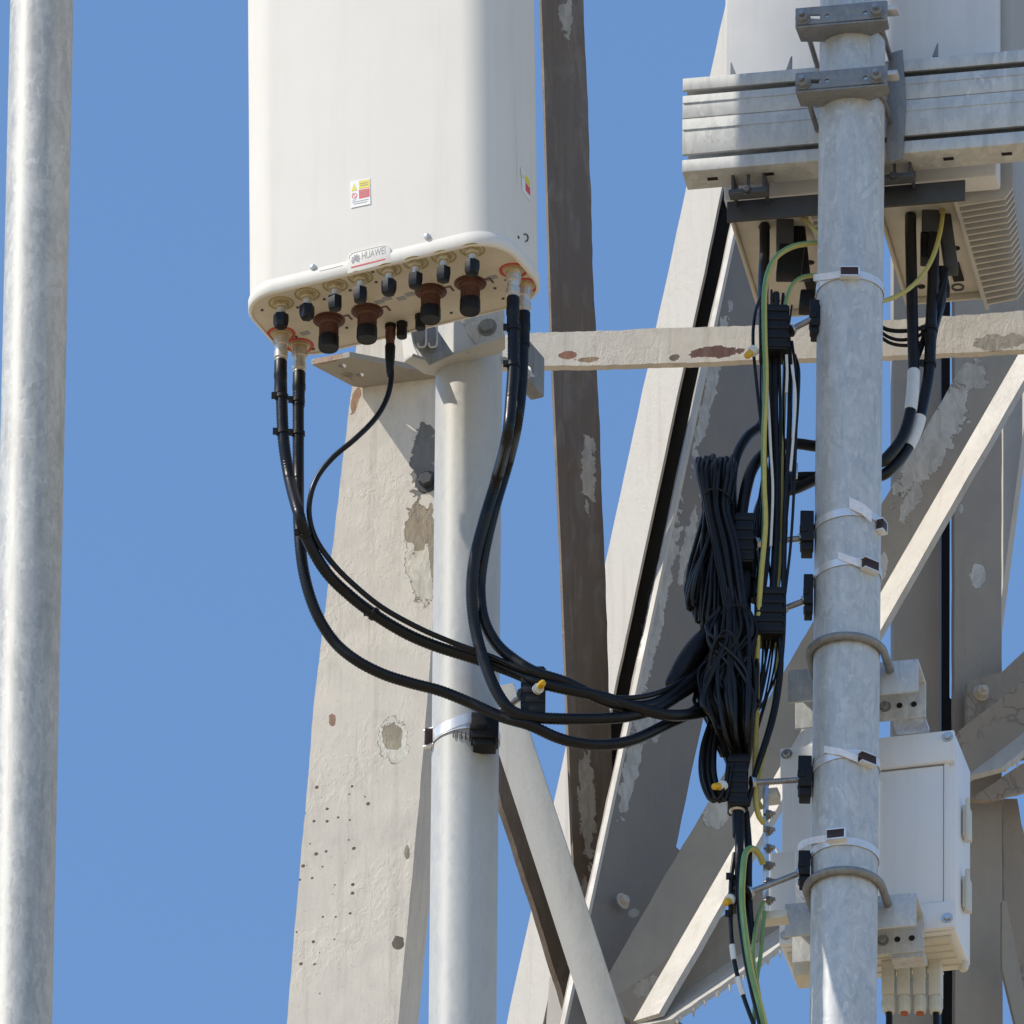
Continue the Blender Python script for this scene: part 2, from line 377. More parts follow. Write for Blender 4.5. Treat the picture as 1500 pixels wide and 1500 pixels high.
# ------------------------------------------------------------------ the ground far below
g = MB()
g.rings([[V((math.cos(a*math.pi/24)*1500, math.sin(a*math.pi/24)*1500, zz)) for a in range(48)] for zz in (-1, 0)])
MT['ground'] = plain('dry_ground', (.38, .29, .175), .9, 0, .2, .3)
go = g.build('ground', 'ground', origin=V((0, 0, 0))); go['kind'] = 'structure'

# ------------------------------------------------------------------ poles
class Pole:
    def __init__(s, a, b, y, rpx): s.a, s.b, s.y, s.r = a, b, y, rpx*M
    def xc(s, py): t = (py-s.a[1])/(s.b[1]-s.a[1]); return s.a[0]+(s.b[0]-s.a[0])*t
    def ax(s, py): return P(s.xc(py), py, s.y)
    def surf(s, px, py, dr=0.0):
        R = s.r+dr; q = max(-.999, min(.999, (px-s.xc(py))*M/R)); ph = math.asin(q)
        return P(px, py, s.y-R*math.cos(ph)), V((math.sin(ph), -math.cos(ph), 0))
    def build(s, name, mat, label, top, bot):
        A, B = s.ax(bot), s.ax(top); ax = B-A; n = 64
        mb = MB(); a, b, c = ortho(ax)
        mb.rings([[o+(b*math.cos(2*math.pi*j/n)+c*math.sin(2*math.pi*j/n))*s.r for j in range(n)] for o in (A, B)])
        return tag(mb.build(name, mat, origin=A), label, 'pole')
LP = Pole((61.5, 0), (29, 1490), -.05, 47)
MP = Pole((686, 650), (678, 1450), -.048, 49)
RP = Pole((1248, 150), (1235.5, 1450), 0.0, 48.7)
LP.build('steel_pole', 'galv_light', 'thick pale galvanised pole standing alone against the blue sky', -900, 2300)
MP.build('steel_pole', 'galv_mid', 'smooth pale grey pole carrying the white panel antenna', -900, 2300)
RP.build('steel_pole', 'galv', 'mottled galvanised pole wrapped with cable straps and carrying the white cabinet', -260, 2300)

# ------------------------------------------------------------------ lattice tower
tower = thing('lattice_tower', 'beige painted steel lattice tower with flaking paint behind the poles', 'tower', P(1000, 1700, .7))
nL = nrm(15)
o1 = P(530, 1000, .3)
mb = fringe([(590, -160), (516, 565), (497, 720), (462, 1010), (420, 1500), (402, 1680), (568, 1680), (583, 1500), (612, 1195), (628, 1000), (640, 830), (660, 600), (722, -160)], o1, nL, .012, .5, seed=3)
side = [Q(x, y, o1, nL) for x, y in ((722, -160), (660, 600), (640, 830), (628, 1000), (612, 1195), (583, 1500), (568, 1680))]
for a, b in zip(side, side[1:]):
    d = V((-.012, 0, 0)); k = -nL*.10
    mb.hexa([a+d-nL*.012, a-nL*.012, b-nL*.012, b+d-nL*.012, a+d+k, a+k, b+k, b+d+k])
leg = mb.build('leg', 'paint_leg', tower); leg['label'] = 'broad pale leg plate pitted with rust spots'
# plate under the antenna that ties the pole to the leg
zpl = P(516, 567, .3).z; oh = V((0, 0, zpl)); up = V((0, 0, 1))
pl = MB(); pts = [Q(x, y, oh, up) for x, y in ((456, 534), (512, 523), (600, 540), (648, 548), (645, 585), (517, 566))]
hol = [circ(Q(x, y, oh, up), up, r*M) for x, y, r in ((501, 536, 6), (527, 549, 6))]
pl.prism(pts, Z*.0095, hol)
tie = pl.build('tie_plate', 'paint_plate', tower)
bo = MB(); c0 = Q(497, 535, oh, up); hexhead(bo, c0+V((.012, .03, 0)), -Z, .006, .005, .009)
bo.build('bolt', 'paint_plate', tie)
bo = MB(); hexhead(bo, Q(626, 706, o1, nL), nL, .012, .012, .019); bo.build('bolt', 'dark_plate', leg)

# flat horizontal strut
nB = nrm(9); oB = P(900, 508, .70)
mb = fringe([(560, 500), (765, 489), (830, 486), (1000, 480), (1100, 477), (1300, 469), (1420, 461), (1500, 455), (1660, 446), (1660, 503), (1500, 512), (1300, 522), (1100, 527), (1000, 531), (870, 535), (765, 537), (560, 546)], oB, nB, .014, .7, seed=5, seg=8)
st = mb.build('strut', 'paint_bar', tower); st['label'] = 'flat horizontal bar with rust scabs and curling paint'

# steep dark brace
nD = nrm(-45)
oD = P(850, 700, .95)
mb = fringe([(797, -120), (806, 130), (818, 530), (830, 800), (842, 1100), (853, 1372), (907, 1372), (896, 1100), (885, 800), (874, 530), (860, 130), (850, -120)], oD, nD, .010, .8, seed=6, seg=18)
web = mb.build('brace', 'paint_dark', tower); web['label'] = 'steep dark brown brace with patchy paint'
mb = MB(); root = [Q(x, y, oD+nD*.001, nD) for x, y in ((797, -120), (806, 130), (818, 530), (830, 800), (842, 1100), (853, 1372))]
w = V((.6, .6, 0)).normalized()*.013
for a, b in zip(root, root[1:]):
    q = nD*.005
    mb.hexa([a-w*1.4, a+w*.1, b+w*.1, b-w*1.4, a-w*1.4+q, a+w*.1+q, b+w*.1+q, b-w*1.4+q])
mb.build('flange', 'paint_dark', web)

# main leg: sunlit flange, deep web and shaded flange
nA = nrm(44)
def legx(y, x340): return x340-(y-340)*.2145
oA = P(1000, 400, 1.16)
ys = (-160, 340, 900, 1500, 1700)
mb = fringe([(legx(y, 991), y) for y in ys]+[(legx(y, 1044), y) for y in reversed(ys)], oA, nA, .005, .5, seed=8, seg=30)
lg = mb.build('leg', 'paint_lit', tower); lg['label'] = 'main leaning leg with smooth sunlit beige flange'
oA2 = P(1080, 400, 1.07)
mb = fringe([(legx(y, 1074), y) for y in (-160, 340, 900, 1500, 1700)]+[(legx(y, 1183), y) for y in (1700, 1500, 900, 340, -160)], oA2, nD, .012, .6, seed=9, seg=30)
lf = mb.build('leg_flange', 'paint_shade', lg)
mb = MB(); a, b = (Q(legx(y, 1069), y, oA2+nD*.004, nD) for y in (-160, 1700)); u = V((math.cos(R_(32)), -math.sin(R_(32)), 0))*.0085; w = V((.5, .85, 0))*.008
mb.hexa([a, a+u, a+u+w, a+w, b, b+u, b+u+w, b+w]); mb.build('toe', 'paint_lit', lf)
mb = MB()
a0, b0 = Q(legx(-160, 1030), -160, oA, nA)-nA*.006, Q(legx(1700, 1030), 1700, oA, nA)-nA*.006
a1, b1 = Q(legx(-160, 1130), -160, oA2, nD)-nD*.013, Q(legx(1700, 1130), 1700, oA2, nD)-nD*.013
bk = V((.0, .006, 0)); th = V((0, .012, 0))
mb.hexa([a0+bk*.3, a1+bk*.3, b1+bk*.3, b0+bk*.3, a0+bk*.3+th, a1+bk*.3+th, b1+bk*.3+th, b0+bk*.3+th])
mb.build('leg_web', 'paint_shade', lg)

def angle(name, mat, web, root, o, n, m, flen, t=.009, drips=0, label=None, seed=1, parent=None):
    """rolled steel angle: web traced on its plane, flange of length flen standing along m on the root line"""
    mb = fringe(web, o, n, t, .7, seed=seed, seg=16)
    w_ = mb.build(name, mat, parent or tower)
    if label: w_['label'] = label
    mf = MB(); a, b = (Q(x, y, o, n) for x, y in root)
    mid = sum((Q(x, y, o, n) for x, y in web), V())/len(web)
    inn = (mid-a); d = (b-a).normalized(); inn = (inn-d*inn.dot(d)).normalized()*t
    rnd = random.Random(seed+50); K = 26; e = m*flen
    prev = None
    for k in range(K+1):
        p = a.lerp(b, k/K); jit = 1+rnd.uniform(-.035, .035)
        cur = [p, p+inn, p+inn+e*jit, p+e*jit]
        if prev: mf.hexa([*prev, *cur])
        prev = cur
    fl = mf.build('flange', 'drip', w_)
    if drips:
        md = MB(); L = (b-a).length
        for k in range(drips):
            p = a.lerp(b, (k+rnd.random())/drips)+e*rnd.uniform(.94, 1.0)-inn*.1
            h = rnd.choice((.004, .006, .009, .013))*rnd.uniform(.7, 1.1); r = rnd.uniform(.0012, .0026)
            md.lathe(p+Z*.003, -Z, [(r*1.5, 0), (r, h*.4), (r*.75, h*.75), (r*.3, h)], 6)
        dr = md.build('paint_drip', 'drip', fl); dr['kind'] = 'stuff'
    return w_
oE = P(1240, 830, .89)
mE = nrm(-62)
angle('brace', 'paint_brace', [(868, 1466), (1040, 1170), (1190, 912), (1290, 740), (1420, 518), (1490, 398), (1625, 305), (1500, 519), (1388, 701), (1288, 874), (1180, 1062), (1073, 1254), (985, 1410), (935, 1500)], [(935, 1500), (1625, 305)], oE, nrm(-12), nrm(-58), .046, drips=0, label='long diagonal brace with pale bare patches', seed=11)
oF = P(1060, 1390, .85)
angle('brace', 'paint_low', [(905, 1458), (937, 1436), (1068, 1334), (1160, 1268), (1260, 1196), (1300, 1262), (1152, 1360), (980, 1476), (930, 1512)], [(930, 1512), (1300, 1262)], oF, nrm(-12), nrm(-66), .066, drips=46, label='short shallow brace fringed with dried paint drips', seed=12)
oH = P(1460, 1080, 1.16)
angle('brace', 'paint_brown', [(1403, 1072), (1500, 996), (1600, 918), (1620, 992), (1500, 1086), (1420, 1144)], [(1420, 1144), (1620, 992)], oH, nrm(-12), nrm(-62), .062, drips=30, label='brown short brace below the bolted gusset', seed=13)
# node plate at the foot of the braces
mb = slab([(880, 1390), (905, 1370), (990, 1240), (1010, 1260), (905, 1425), (1000, 1500), (960, 1640), (840, 1640)], P(940, 1420, 1.10), nrm(-45), .012)
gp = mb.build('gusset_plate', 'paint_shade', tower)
mb = MB(); hexhead(mb, Q(931, 1341, P(940, 1420, 1.10), nrm(-45)), nrm(-45), .010, .010, .015); mb.build('bolt', 'paint_shade', gp)
mb = MB(); hexhead(mb, Q(912, 1320, P(940, 1420, .91), nrm(-45)), nrm(-45), .008, .008, .013); mb.build('bolt', 'paint_lit', gp)
mb = slab([(805, 1430), (830, 1455), (826, 1500), (824, 1640), (800, 1640), (800, 1500)], P(815, 1480, 1.22), nrm(20), .01); mb.build('gusset_plate', 'paint_lit', tower)
# posts on the far side
nC = nrm(-22)
oC = P(1345, 800, 1.36)
mb = slab([(1309, 360), (1378, 360), (1377, 800), (1377, 1100), (1372, 1640), (1304, 1640), (1309, 1000)], oC, nC, .012)
mb.build('post', 'paint_post', tower)
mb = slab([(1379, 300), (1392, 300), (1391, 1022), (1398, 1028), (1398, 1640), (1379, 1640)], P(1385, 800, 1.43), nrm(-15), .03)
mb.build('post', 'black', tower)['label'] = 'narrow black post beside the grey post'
mb = fringe([(1399, 340), (1468, 340), (1467, 860), (1469, 1640), (1400, 1640), (1398, 960)], P(1432, 800, 1.34), nC, .012, .5, seed=14, seg=26)
pd = mb.build('post', 'paint_post', tower); pd['label'] = 'grey post with one flaked pale patch'
mb = slab([(1540, 330), (1500, 625), (1490, 700), (1469, 860), (1456, 960), (1408, 960), (1418, 860), (1440, 700), (1490, 330)], P(1470, 700, 1.48), nrm(40), .012)
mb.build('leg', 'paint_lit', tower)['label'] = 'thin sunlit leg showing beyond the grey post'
# bolted gusset
oG = P(1435, 1016, 1.30)
mb = slab([(1417, 998), (1468, 984), (1500, 956), (1570, 900), (1580, 1100), (1417, 1120)], oG, nC, .010)
gs = mb.build('gusset_plate', 'paint_brown', tower)
mb = MB(); hexhead(mb, Q(1436, 1016, oG, nC), nC, .0105, .012, .013)
mb.lathe(Q(1436, 1016, oG, nC), nC, [(.005, 0), (.005, .02)], 10); mb.build('bolt', 'paint_lit', gs)
mb = slab([(1474, 978), (1520, 935), (1600, 880), (1600, 950), (1520, 958)], P(1490, 966, 1.40), nrm(30, 30), .01); mb.build('gusset_plate', 'paint_lit', tower)
mb = fringe([(1422, 1170), (1500, 1118), (1600, 1060), (1600, 1150), (1500, 1160), (1444, 1172)], P(1470, 1140, 1.28), nrm(-35), .012, 1.5, seed=16, seg=7); mb.build('gusset_plate', 'paint_brown', tower)
mb = fringe([(1470, 1170), (1490, 1170), (1502, 1230), (1520, 1300), (1540, 1640), (1520, 1640), (1490, 1440), (1470, 1330)], P(1485, 1300, 1.40), nrm(-30), .012, 1.0, seed=17, seg=12); mb.build('brace', 'paint_brown', tower)['label'] = 'brown flaking brace end at the tower edge'
mb = slab([(1468, 1320), (1474, 1320), (1505, 1475), (1535, 1640), (1520, 1640), (1490, 1510), (1468, 1418)], P(1480, 1400, 1.30), nrm(-20), .008); mb.build('brace', 'paint_post', tower)

# ------------------------------------------------------------------ panel antenna
AZA = 25.3; nF = nrm(AZA); wA = V((-nF.y, nF.x, 0)); wA = V((math.cos(R_(AZA)), -math.sin(R_(AZA)), 0))
AC = P(577, 440, -.307); zb = AC.z; AW, AD, AR = .440, .188, .062
def rrect(w, d, r, z, k=9):
    out = []
    for sx, sy, a0 in ((1, 1, 0), (-1, 1, 90), (-1, -1, 180), (1, -1, 270)):
        for j in range(k+1):
            a = R_(a0+90*j/k); out.append(V((AC.x-(z-zb)*.021, AC.y, z))+wA*(sx*(w/2-r)+math.cos(a)*r)+nF*(-1)*(sy*(d/2-r)+math.sin(a)*r))
    return out
ant = thing('panel_antenna', 'tall white panel antenna with a row of capped ports underneath', 'antenna', AC)
H = 2.0
mb = MB(); mb.rings([rrect(AW-.004, AD-.004, AR-.002, zb+.022), rrect(AW-.004, AD-.004, AR-.002, zb+H)])
mb.build('radome', 'radome', ant, smooth=40)
mb = MB()
mb.rings([rrect(AW-.010, AD-.010, AR-.005, zb+.003), rrect(AW-.010, AD-.010, AR-.005, zb), rrect(AW-.004, AD-.004, AR-.002, zb), rrect(AW+.0015, AD+.0015, AR+.0008, zb+.003), rrect(AW+.0015, AD+.0015, AR+.0008, zb+.018), rrect(AW-.003, AD-.003, AR-.0015, zb+.023), rrect(AW-.006, AD-.006, AR-.003, zb+.031)], caps=False)
mb.build('end_cap', 'radome', ant, smooth=50)
mb = MB(); mb.rings([rrect(AW-.0102, AD-.0102, AR-.005, zb+.0022), rrect(AW-.0102, AD-.0102, AR-.005, zb+.005)])
base = mb.build('base_plate', 'base_plate', ant)
BO = V((0, 0, zb+.0022))
def B(px, py, dz=0): return Q(px, py, BO, up)+Z*dz
oFr = V((AC.x, AC.y, 0))+nF*(AD/2-.002); oCp = oFr+nF*.0030
def FR(px, py, d=.0): return Q(px, py, oFr, nF)+nF*d
def flat(poly, d0, t, mb=None, o=None, n=None):
    o = o or oFr; n = n or nF; mb = mb or MB()
    return mb.prism([Q(x, y, o, n)+n*d0 for x, y in poly], n*t)
def annulus(mb, c, n, r0, r1, t, k=28):
    mb.prism(circ(c, n, r1, k), n*t, [circ(c, n, r0, k)]); return mb
# ports
for px, py in ((412, 444), (450, 431), (491, 418), (528, 406), (570, 395), (609, 385), (650, 376), (692, 366)):
    c = B(px, py)
    mb = MB(); annulus(mb, c, -Z, .0165, .0195, .0006); mb.build('port_ring', 'yellow', ant)
    mb = MB(); mb.lathe(c, -Z, [(.0135, 0), (.0135, .0025)], 20); mb.lathe(c-Z*.0025, -Z, [(.0105, 0), (.0112, .001), (.0112, .005), (.0100, .0062)], 6, random.random())
    prt = mb.build('port', 'brass', ant)
    mb = MB(); mb.lathe(c-Z*.008, -Z, [(.0062, 0), (.0062, .014)], 16)
    for q in range(5): mb.lathe(c-Z*(.010+.0024*q), -Z, [(.0062, 0), (.0067, .0005), (.0062, .001)], 16)
    mb.build('barrel', 'nickel', prt)
    mb = MB(); mb.lathe(c-Z*.0205, -Z, [(.0095, 0), (.0115, .001), (.0118, .012), (.0110, .018), (.0095, .0225), (.006, .0232)], 6 if random.random() < .8 else 8, random.random()); mb.build('cap', 'black', prt)
for px, py in ((482, 469), (538, 456), (631, 427), (689, 415)):
    c = B(px, py)
    mb = MB(); annulus(mb, c, -Z, .0195, .0245, .0008)
    a2 = 1.0
    mb.prism([c+wA*.022+nF*.003, c+wA*.034+nF*.003, c+wA*.034-nF*.012, c+wA*.031-nF*.012, c+wA*.031, c+wA*.022], -Z*.0009)
    mb.build('port_ring', 'brown', ant)
    mb = MB(); mb.lathe(c, -Z, [(.0205, 0), (.0205, .004), (.0175, .0045), (.0170, .0085), (.0145, .011), (.0135, .030)], 26)
    for j in range(22):
        a = j*2*math.pi/22; d = V((math.cos(a), math.sin(a), 0))
        mb.box(c+d*.0141-Z*.020, (d, d.cross(Z), Z), (.0006, .0008, .009))
    prt = mb.build('port', 'brown', ant)
    mb = MB(); mb.lathe(c-Z*.029, -Z, [(.014, 0), (.0155, .001), (.0158, .019), (.0145, .022), (.0137, .0215)], 26); mb.build('cap', 'black', prt)
for px, py in ((412, 489), (439, 506), (752, 396), (768, 418)):
    mb = MB(); annulus(mb, B(px, py), -Z, .0170, .0215, .0008); mb.build('port_ring', 'red', ant)
    mb = MB(); mb.lathe(B(px, py), -Z, [(.0150, 0), (.0150, .003), (.0118, .0035), (.0112, .008)], 22); mb.build('port', 'brass', ant)
for px, py, h in ((589, 473, .026), (616, 462, .024), (572, 476, .006)):
    mb = MB(); mb.lathe(B(px, py), -Z, [(.0085, 0), (.0085, .006), (.0078, .0065), (.0078, h*.98), (.006, h)], 16); mb.build('port', 'black_soft', ant)
# printed squares, pips and rivets on the base
mb = MB()
for px, py in ((447, 488), (556, 442), (567, 437), (588, 437), (600, 431), (710, 410), (722, 406)):
    c = B(px, py); mb.prism([c+wA*.007+nF*.005, c-wA*.007+nF*.005, c-wA*.007-nF*.005, c+wA*.007-nF*.005], -Z*.0004)
mb.build('printed_square', 'print_grey', ant)
for px, py in ((384, 454), (436, 450), (475, 438), (513, 425), (551, 413), (546, 398), (434, 493), (459, 511), (508, 480), (725, 422), (737, 437), (722, 361), (741, 410), (661, 458)):
    mb = MB(); mb.lathe(B(px, py), -Z, [(.0024, 0), (.0024, .0012), (.0012, .0018)], 10); mb.build('rivet', 'dark_metal', ant)
# front face: screws, warning label, maker's mark
for px, py in ((459, 392), (626, 347)):
    mb = MB(); mb.lathe(FR(px, py), nF, [(.0052, 0), (.0052, .001), (.0042, .004), (.002, .005)], 14); mb.build('screw', 'steel', ant)
sx = V((AC.x-.0024, AC.y, 0))+wA*(AW/2-.002); nS = wA.copy()
mb = MB(); mb.lathe(Q(758, 348, sx, nS), nS, [(.003, 0), (.003, .0015), (.0015, .003)], 10); mb.build('screw', 'dark_metal', ant)
mb = MB(); mb.tube([Q(x, y, sx, nS)+nS*.002 for x, y in ((766, 344), (768, 343), (771, 345), (772, 349), (771, 353), (768, 354))], .0011, 6); mb.build('hook', 'dark_metal', ant)
mb = MB(); mb.tube([Q(x, y, sx, nS)+nS*.0001 for x, y in ((757, 120), (757.5, 250), (758, 340))], .0005, 6); mb.build('seam', 'radome', ant)
oFr = oFr+nF*.0016
st1 = flat([(513, 266), (542, 261), (543, 299), (514, 305)], .0, .0005).build('warning_label', 'sticker', ant)
flat([(525.5, 265.5), (541, 263), (541.3, 274.5), (526, 277)], .0006, .0002).build('yellow_panel', 'sign_yellow', st1)
flat([(526, 278.5), (541.3, 276), (541.6, 288), (526.3, 291.5)], .0006, .0002).build('red_panel', 'sign_red', st1)
flat([(519, 269), (523.5, 279), (515, 280.5)], .0006, .0002).build('hazard_triangle', 'sign_yellow', st1)
mb = MB(); annulus(mb, FR(519.5, 287, .0006), nF, .0034, .0046, .0002)
mb.prism([FR(516.5, 283.5, .0006), FR(517.3, 282.8, .0006), FR(522.6, 290.5, .0006), FR(521.8, 291.2, .0006)], nF*.00015); mb.build('prohibition_ring', 'sign_red', st1)
mb = MB()
for k, (a, b) in enumerate(((517, 522), (516, 540), (518, 538))): flat([(a, 293.5+k*3-(a-515)*.2), (b, 293.5+k*3-(b-515)*.2), (b, 294.6+k*3-(b-515)*.2), (a, 294.6+k*3-(a-515)*.2)], .0006, .0001, mb)
for k in range(2): flat([(528, 269+k*3), (539, 267+k*3), (539, 267.9+k*3), (528, 269.9+k*3)], .0009, .0001, mb)
for k in range(3): flat([(528, 281.4+k*2.8), (539.5, 279.2+k*2.8), (539.5, 280+k*2.8), (528, 282.2+k*2.8)], .0009, .0001, mb)
mb.build('fine_print', 'print_grey', st1)
st2 = flat([(763, 245), (776, 263), (777, 296), (765, 280)], .0, .0005, o=sx, n=nS).build('warning_label', 'sticker', ant)
flat([(768.5, 255), (775.5, 264.5), (775.8, 274.5), (769, 265.5)], .0006, .0002, o=sx, n=nS).build('yellow_panel', 'sign_yellow', st2)
flat([(769, 267), (775.8, 276), (776, 287), (769.6, 279)], .0006, .0002, o=sx, n=nS).build('red_panel', 'sign_red', st2)
flat([(766, 254), (767.5, 263), (764.6, 260)], .0006, .0002, o=sx, n=nS).build('hazard_triangle', 'sign_yellow', st2)
# maker's mark
def text_mesh(body):
    cu = bpy.data.curves.new('letters', 'FONT'); cu.body = body; cu.size = 1
    ob = bpy.data.objects.new('letters', cu); COL.objects.link(ob)
    me = bpy.data.meshes.new_from_object(ob.evaluated_get(bpy.context.evaluated_depsgraph_get()))
    bpy.data.objects.remove(ob); return me
slab([(509, 401), (509, 378), (512, 372), (520, 368.5), (558, 359.2), (567, 359.5), (572, 364), (573, 384)], oCp, nF, .0045).build('emblem_tab', 'radome', ant, .0008)
me = text_mesh('HUAWEI'); xs = [v.co.x for v in me.vertices]; ysm = [v.co.y for v in me.vertices]
x0, x1, y0, y1 = min(xs), max(xs), min(ysm), max(ysm)
mb = MB(); i0 = 0
for v in me.vertices:
    u, w_ = (v.co.x-x0)/(x1-x0), (v.co.y-y0)/(y1-y0)
    mb.v.append(Q(530+34.5*u, 380.5-9.0*u-10.5*w_, oCp, nF)+nF*.0003)
for p in me.polygons: mb.face(list(p.vertices))
mb.build('maker_name', 'print_grey', ant)
mb = MB(); ctr = (521, 384.5)
for k in range(8):
    a = R_(12+k*156/7); ln = 12.5 if k in (3, 4) else (11.5 if k in (2, 5) else (9.5 if k in (1, 6) else 7)); w_ = 1.7
    pts = []
    for (r, s) in ((2.0, 0), (ln*.55, w_*.8), (ln*.85, w_), (ln, .2), (ln*.85, -w_*.7), (ln*.5, -w_*.5)):
        x = math.cos(a)*r-math.sin(a)*s; y = math.sin(a)*r+math.cos(a)*s
        pts.append((ctr[0]+x*.85, ctr[1]-x*.2-y*1.0))
    flat(pts, .0, .0003, mb, oCp)
mb.build('maker_emblem', 'print_grey', ant)
flat([(514.5, 391), (564, 378.6), (564, 380.4), (514.5, 393)], .0, .0004, o=oCp).build('red_stripe', 'print_red', ant)
mb = MB(); mb.tube([Q(x, y, oCp, nF) for x, y in ((511, 379), (512, 375), (516, 371), (522, 369), (545, 363.5), (560, 360), (566, 360), (571, 364))], .0006, 6)
mb.tube([Q(x, y, oCp, nF) for x, y in ((468, 397), (485, 393), (502, 388.5))], .0005, 6); mb.build('embossed_rim', 'radome', ant)

# ------------------------------------------------------------------ antenna bracket on the pole
brk = thing('mounting_bracket', 'galvanised clamp bracket joining the white antenna to the pole top', 'bracket', MP.ax(560))
zB = V((0, 0, P(660, 528, -.10).z))
mb = MB(); mb.prism([Q(x, y, zB, up) for x, y in ((592, 530), (604, 522), (628, 530), (668, 519), (700, 508), (740, 495), (740, 512), (728, 520), (700, 526), (672, 534), (652, 546), (640, 552), (622, 548), (610, 540))], Z*.006)
mb.build('saddle_plate', 'galv_mid', brk, .001)
mb = slab([(694, 470), (738, 453), (739, 500), (702, 512), (678, 480)], P(720, 480, -.13), nrm(14), .006); ck = mb.build('cheek_plate', 'galv', brk, .001)
mb = MB(); c = Q(714, 480, P(720, 480, -.13), nrm(14)); hexhead(mb, c, nrm(14), .011, .009, .015); mb.build('bolt', 'galv_dark', ck)
mb = slab([(600, 462), (622, 455), (664, 517), (630, 533), (606, 500)], P(632, 500, -.135), nrm(-18), .006); ck = mb.build('cheek_plate', 'galv_dark', brk, .001)
mb = MB(); c = Q(631, 505, P(632, 500, -.135), nrm(-18)); hexhead(mb, c, nrm(-18), .010, .008, .014); mb.build('bolt', 'galv_dark', ck)
mb = slab([(588, 492), (602, 490), (606, 508), (614, 524), (592, 530)], P(600, 510, -.06), nrm(38), .005); mb.build('web_plate', 'galv_mid', brk)
mb = slab([(640, 474), (668, 462), (694, 506), (690, 516), (668, 521)], P(668, 495, -.105), nrm(45), .005); mb.build('web_plate', 'galv_mid', brk)
mb = MB()
for x0_ in (620, 636):
    mb.tube(S([(x0_+4, 478), (x0_+4, 502), (x0_+1, 508), (x0_-6, 508), (x0_-8, 503)], -.15, 2*M), .0016, 8)
mb.build('wire_loop', 'galv', brk)
mb = MB(); c = P(776, 542, .06); mb.box(c, (wA, nF, Z), (.012, .03, .036)); rc = mb.build('rear_clamp', 'galv_dark', brk, .004)
mb = MB(); mb.tube([P(738, 528, -.06), P(778, 552, .05)], .006, 12); mb.build('rod', 'galv', brk)
mb = MB(); hexhead(mb, P(768, 547, .03), V((-.5, -1, 0)), .010, .010, .013); mb.build('nut', 'galv', brk)

# ------------------------------------------------------------------ galvanised strut from the pole down to the tower
stt = thing('support_strut', 'galvanised angle strut running down from the antenna pole to the tower', 'strut', P(890, 1640, .4))
nG = nrm(14)
mb = slab([(700, 1010), (752, 1000), (776, 1072), (846, 1285), (916, 1500), (962, 1640), (904, 1640), (860, 1500), (796, 1303), (732, 1108)], P(800, 1280, .26), nG, .006)
f1 = mb.build('face', 'galv_strut', stt, .0008)
a, b = Q(722, 1020, P(800, 1280, .26), nG), Q(914, 1640, P(800, 1280, .26), nG)
bkv = V((.10, .98, 0)).normalized()*.055; inn = V((.006, 0, 0))
mb = MB(); mb.hexa([a-nG*.0065, a+inn-nG*.0065, b+inn-nG*.0065, b-nG*.0065, a+bkv, a+inn+bkv, b+inn+bkv, b+bkv]); mb.build('flange', 'galv', stt)
mb = fringe([(690, 1000), (735, 1180), (760, 1256), (800, 1380), (836, 1496), (870, 1640), (930, 1640), (880, 1500), (830, 1340), (760, 1120), (726, 1000)], P(780, 1280, .98), nD, .01, .8, seed=19, seg=16)
mb.build('brace', 'paint_dark', tower)['label'] = 'dark thin brace hidden along the galvanised angle strut'

# ------------------------------------------------------------------ rail, clamps and radio units
AZR = 10.2; nR = nrm(AZR); wR = V((math.cos(R_(AZR)), -math.sin(R_(AZR)), 0)); bR = -nR
RO = P(999, 252, .105)                       # lower front edge at the free end
rail = thing('mounting_rail', 'pair of stacked galvanised strut channels bolted across behind the pole', 'rail', RO)
LEN = .72
def rb(mb, x0, x1, d0, d1, z0, z1):          # box in rail axes
    c = RO+wR*(x0+x1)/2+bR*(d0+d1)/2+Z*(z0+z1)/2
    return mb.box(c, (wR, bR, Z), (abs(x1-x0)/2, abs(d1-d0)/2, abs(z1-z0)/2))
k = 1/.848*M
def channel(zlo, zhi, slo, shi, holes=()):
    mb = MB(); t = .0028; D = .052
    def pt(x, d, z): return RO+wR*x+bR*d+Z*z
    sec = [(0, zlo), (D, zlo), (D, zhi), (0, zhi), (0, shi), (.008, shi+.0015), (.008, shi+.004), (t, shi+.004), (t, zhi-t), (D-t, zhi-t), (D-t, zlo+t), (t, zlo+t), (t, slo-.004), (.008, slo-.004), (.008, slo-.0015), (0, slo)]
    mb.prism([pt(0, d, z) for d, z in sec], wR*LEN)
    return mb
channel(0, (252-173)*k, (252-234)*k, (252-226)*k).build('strut_channel', 'galv_rail', rail, .0009)
channel((252-172)*k, (252-112)*k, (252-138)*k, (252-130)*k).build('strut_channel', 'galv_rail', rail, .0009)
for x in (.035, .122, .40, .49): rb(MB(), x, x+.016, .022, .030, -.0006, .001).build('slot', 'dark_hole', rail)  # thin dark plates stand in for the shaded open slots
mb = MB(); rb(mb, .0005, LEN, -.0012, .0005, (252-150)*k, (252-149)*k); rb(mb, .0005, LEN, -.0012, .0005, (252-190)*k, (252-189)*k); mb.build('crease', 'galv_rail', rail)
# back plate of the clamps
mb = slab([(1302, 78), (1322, 72), (1327, 150), (1322, 232), (1298, 238)], RO+nR*.006, nR, .005); mb.build('clamp_plate', 'galv_dark', rail, .001)

